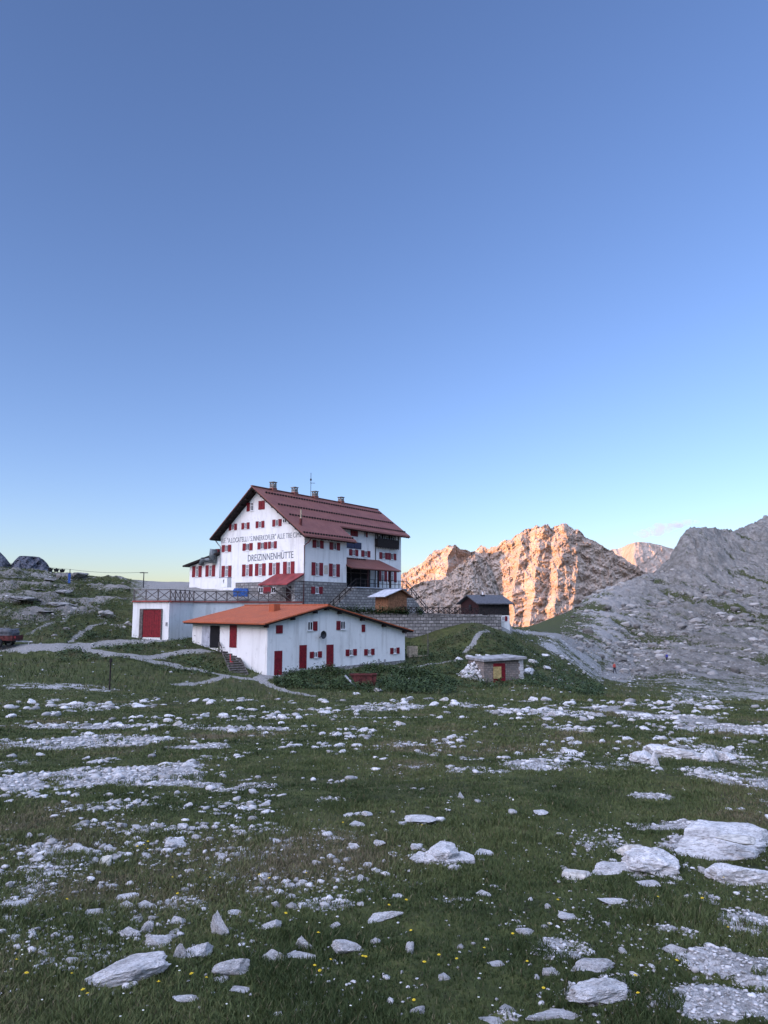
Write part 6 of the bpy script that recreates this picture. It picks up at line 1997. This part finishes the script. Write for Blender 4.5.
def bld_block(x, D, px):
    qx, qy = x - low.o[0], D - low.o[1]
    a, b = qx * low.ex[0] + qy * low.ex[1], qx * low.ey[0] + qy * low.ey[1]
    inl = (a > -.25) & (a < 16.6) & (b > -.25) & (b < 11.5)
    ter = (px > 130) & (px < 505) & (D > 81) | (px > 132) & (px < 305) & (D > 68 + np.clip((px - 169) / 24, 0, 1) * 6)
    qx, qy = x - sh.o[0], D - sh.o[1]
    a, b = qx * sh.ex[0] + qy * sh.ex[1], qx * sh.ey[0] + qy * sh.ey[1]
    ins = (a > -.2) & (a < 4) & (b > -.2) & (b < 3.4)
    return inl | ter | ins
grass('meadow_grass', 890000, 1.9, 14, (.018, .044), .60)
grass('meadow_grass_beyond', 300000, 14, 42, (.03, .065), .75)
grass('bank_grass', 120000, 42, 125, (.12, .26), .62, block=bld_block)

def leaf_plants(name, n, zones, hr, lw):
    """leafy herbs: clusters of leaves at several heights"""
    X, Y = [], []
    for px0, px1, d0, d1, wgt in zones:
        k = int(n * wgt)
        D = rng.uniform(d0, d1, k); px = rng.uniform(px0, px1, k)
        X.append((px - 384) / 746 * D); Y.append(D)
    x, y = np.concatenate(X), np.concatenate(Y)
    px = x / y * 746 + 384
    rock, path, dry = masks(x, y)
    cl = fbm(x * .55, y * .55, 61.0, 4)
    ok = (rng.random(len(x)) < np.clip(.55 + 1.4 * cl, .03, 1)) & (path < .25) & (rock < .5) & ~bld_block(x, y, px)
    x, y, cl = x[ok], y[ok], cl[ok]
    m = 7
    n_ = len(x)
    ht = rng.uniform(hr[0], hr[1], n_) * np.clip(.7 + 1.2 * cl, .4, 1.5)
    cx = np.repeat(x, m) + rng.normal(0, .11, n_ * m); cy = np.repeat(y, m) + rng.normal(0, .11, n_ * m)
    cz = np.repeat(ground_z(x, y), m) + np.repeat(ht, m) * rng.uniform(.15, 1.0, n_ * m)
    a = rng.uniform(0, 6.28, n_ * m); L = lw * rng.uniform(.6, 1.4, n_ * m); tilt = rng.uniform(-.9, .5, n_ * m)
    d = np.stack([np.cos(a) * np.cos(tilt), np.sin(a) * np.cos(tilt), np.sin(tilt)], 1)
    s = np.stack([-np.sin(a), np.cos(a), rng.normal(0, .3, n_ * m)], 1)
    c = np.stack([cx, cy, cz], 1)
    V = np.stack([c, c + d * L[:, None] * .5 + s * L[:, None] * .28, c + d * L[:, None], c + d * L[:, None] * .5 - s * L[:, None] * .28], 1)
    i = np.arange(n_ * m) * 4
    o = np_mesh(name, V.reshape(-1, 3), [np.stack([i, i + 1, i + 2, i + 3], 1)], M['leaf'], False, None,
                {'hue': np.repeat(np.clip(np.repeat(.45 + .6 * cl, m) + rng.normal(0, .15, n_ * m), 0, 1), 4)})
    return tag(o, kind='stuff')
leaf_plants('bank_herbs', 16000, [(275, 455, 54, 66, .34), (400, 600, 60, 84, .36), (60, 230, 55, 68, .12), (0, 130, 66, 110, .18)], (.25, .75), .17)
def wall_plants():
    x, y, z = [], [], []
    for k in range(5200):
        t = rnd.random(); px = 322 + 100 * t
        i = 0 if px < 360 else 1 if px < 400 else 2
        if fbm(px * .11, 0, 3.3, 3) < -.22: continue
        a_, b_ = DW[i], DW[i + 1]
        u = on_seg(np.array(a_), np.array(b_), px)
        x.append(a_[0] + (b_[0] - a_[0]) * u + rnd.gauss(0, .12)); y.append(a_[1] + (b_[1] - a_[1]) * u + .1 + rnd.gauss(0, .15))
        z.append(DWZ[i] + (DWZ[i + 1] - DWZ[i]) * u + .05 + abs(rnd.gauss(0, .34)))
    c = np.array([x, y, z]).T; n = len(c)
    a = rng.uniform(0, 6.28, n); d = np.stack([np.cos(a), np.sin(a), rng.normal(0, .5, n)], 1) * .16; s = np.stack([-np.sin(a), np.cos(a), rng.normal(0, .4, n)], 1) * .06
    V = np.stack([c, c + d * .5 + s, c + d, c + d * .5 - s], 1); i = np.arange(n) * 4
    tag(np_mesh('wall_top_plants', V.reshape(-1, 3), [np.stack([i, i + 1, i + 2, i + 3], 1)], M['leaf'], False, None, {'hue': np.repeat(rng.uniform(0, .6, n), 4)}), kind='stuff')
wall_plants()

# flowers
def flower_mesh():
    m = MB(); m.tube([(0, 0, 0), (.003, .002, .05), (.0, .004, .10)], .0018, 5)
    return m
fm = flower_mesh(); proto_f = fm.build('yellow_flower', M['stem'])
pm = MB()
for k in range(8):
    a = k * math.pi / 4
    c, s = math.cos(a), math.sin(a)
    pm.add([(0, .004, .10), (c * .008 - s * .004, s * .008 + c * .004 + .004, .104), (c * .015, s * .015 + .004, .103), (c * .008 + s * .004, s * .008 - c * .004 + .004, .104)], [(0, 1, 2, 3)])
pm.tube([(0, .004, .099), (0, .004, .109)], .004, 6)
proto_p = pm.build('petals', M['yellow_petal'], proto_f)
FL = [(146, 848), (142, 850), (148, 853), (139, 852), (24, 989), (13, 970), (157, 999), (85, 1006), (88, 1005), (195, 990), (205, 988), (171, 882), (209, 884), (404, 911), (313, 1003 - 25), (318, 986), (316, 981), (328, 970), (363, 966), (484, 960),
      (457, 966), (634, 990), (671, 992), (642, 1006), (684, 1017), (679, 992), (556, 910), (727, 884), (705, 907), (656, 905), (364, 966), (284, 923), (440, 965), (424, 977), (343, 829), (258, 884), (306, 879), (529, 974), (544, 999), (651, 900)]
for k in range(14):
    FL.append((rnd.uniform(5, 760), 800 + 215 * rnd.random() ** .8))
first = True
for px, py in FL:
    g = hit(px, py + 3)
    if g is None: continue
    if masks(np.array([g[0]]), np.array([g[1]]))[0][0] > .5: continue
    o = proto_f if first else proto_f.copy()
    if not first:
        COL.objects.link(o)
        q = proto_p.copy(); COL.objects.link(q); q.parent = o
    first = False
    g[2] = surf_z([g[0]], [g[1]])[0]
    s_ = rnd.uniform(.42, .72) * (1 + .045 * g[1])
    o.scale = (s_,) * 3
    o.location = tuple(map(float, g)); o.rotation_euler = (rnd.uniform(-.25, .25), rnd.uniform(-.25, .25), rnd.uniform(0, 6))
    tag(o, 'small yellow wildflower on a thin stem in the meadow grass', 'flower', 'yellow wildflowers in the meadow')
x, D, px = rand_ground(420, 2.6, 22)
rock, path, dry = masks(x, D)
ok = (rock < .4) & (fbm(x * .7, D * .7, 71., 3) > -.05)
x, D = x[ok], D[ok]
c = np.stack([x, D, surf_z(x, D) + rng.uniform(.03, .07, len(x))], 1)
fv = np.array([[math.cos(k * math.pi / 3), math.sin(k * math.pi / 3), .25 * (k % 2)] for k in range(6)] + [[0, 0, .5]]); ff = np.array([[k, (k + 1) % 6, 6] for k in range(6)])
sz = (.0036 + .0006 * D)[:, None] * np.ones((1, 3))
scatter('white_wildflowers', [(fv, ff)], c, sz, rng.uniform(0, 6, len(c)), M['white_petal'])

# ------------------------------------------------------------------ the small pink evening cloud
def cloud(px, py, w, h, D, seed, n=9):
    bm = bmesh.new()
    r_ = random.Random(seed); s = D / 746
    for k in range(n):
        t = (k + .5) / n
        R_ = h * s * (.30 + .35 * math.sin(math.pi * t)) * r_.uniform(.7, 1.2)
        mtx = Matrix.Translation(((t - .5) * w * s, r_.uniform(-.2, .2) * w * s * .3, (t - .5) * h * s * .7 + r_.uniform(-.15, .15) * h * s)) @ Matrix.Diagonal((w * s / n * 1.5, R_ * 1.6, R_, 1))
        bmesh.ops.create_icosphere(bm, subdivisions=3, radius=1.0, matrix=mtx)
    return bm
t = bpy.data.materials.new('cloud_vapour'); t.use_nodes = True
nt = t.node_tree; nt.nodes.clear()
out = nt.nodes.new('ShaderNodeOutputMaterial'); vol = nt.nodes.new('ShaderNodeVolumePrincipled')
vol.inputs['Color'].default_value = (1.0, 0.80, 0.74, 1); vol.inputs['Anisotropy'].default_value = 0.2
tcn = nt.nodes.new('ShaderNodeTexCoord'); nz = nt.nodes.new('ShaderNodeTexNoise')
nz.inputs['Scale'].default_value = .012; nz.inputs['Detail'].default_value = 6; nz.inputs['Roughness'].default_value = .62
nt.links.new(tcn.outputs['Object'], nz.inputs['Vector'])
mr = nt.nodes.new('ShaderNodeMapRange')
for i_, v_ in ((1, .38), (2, .62), (3, 0.0), (4, .008)): mr.inputs[i_].default_value = v_
nt.links.new(nz.outputs['Fac'], mr.inputs[0]); nt.links.new(mr.outputs[0], vol.inputs['Density'])
nt.links.new(vol.outputs[0], out.inputs['Volume'])
for px, py, w, h, sd_, lab in ((658, 530, 42, 10, 3, 'small pinkish evening cloud drifting above the saddle right of the lit peak'), (684, 523, 26, 6, 5, 'faint wispy cloud trailing up to the right of the pinkish one')):
    bm = cloud(px, py, w, h, 4600, sd_)
    me = bpy.data.meshes.new('cloud'); bm.to_mesh(me); bm.free()
    o = link('cloud', me, t); o.location = tuple(map(float, P(px, py, 4600)))
    tag(o, lab, 'cloud', kind='thing')
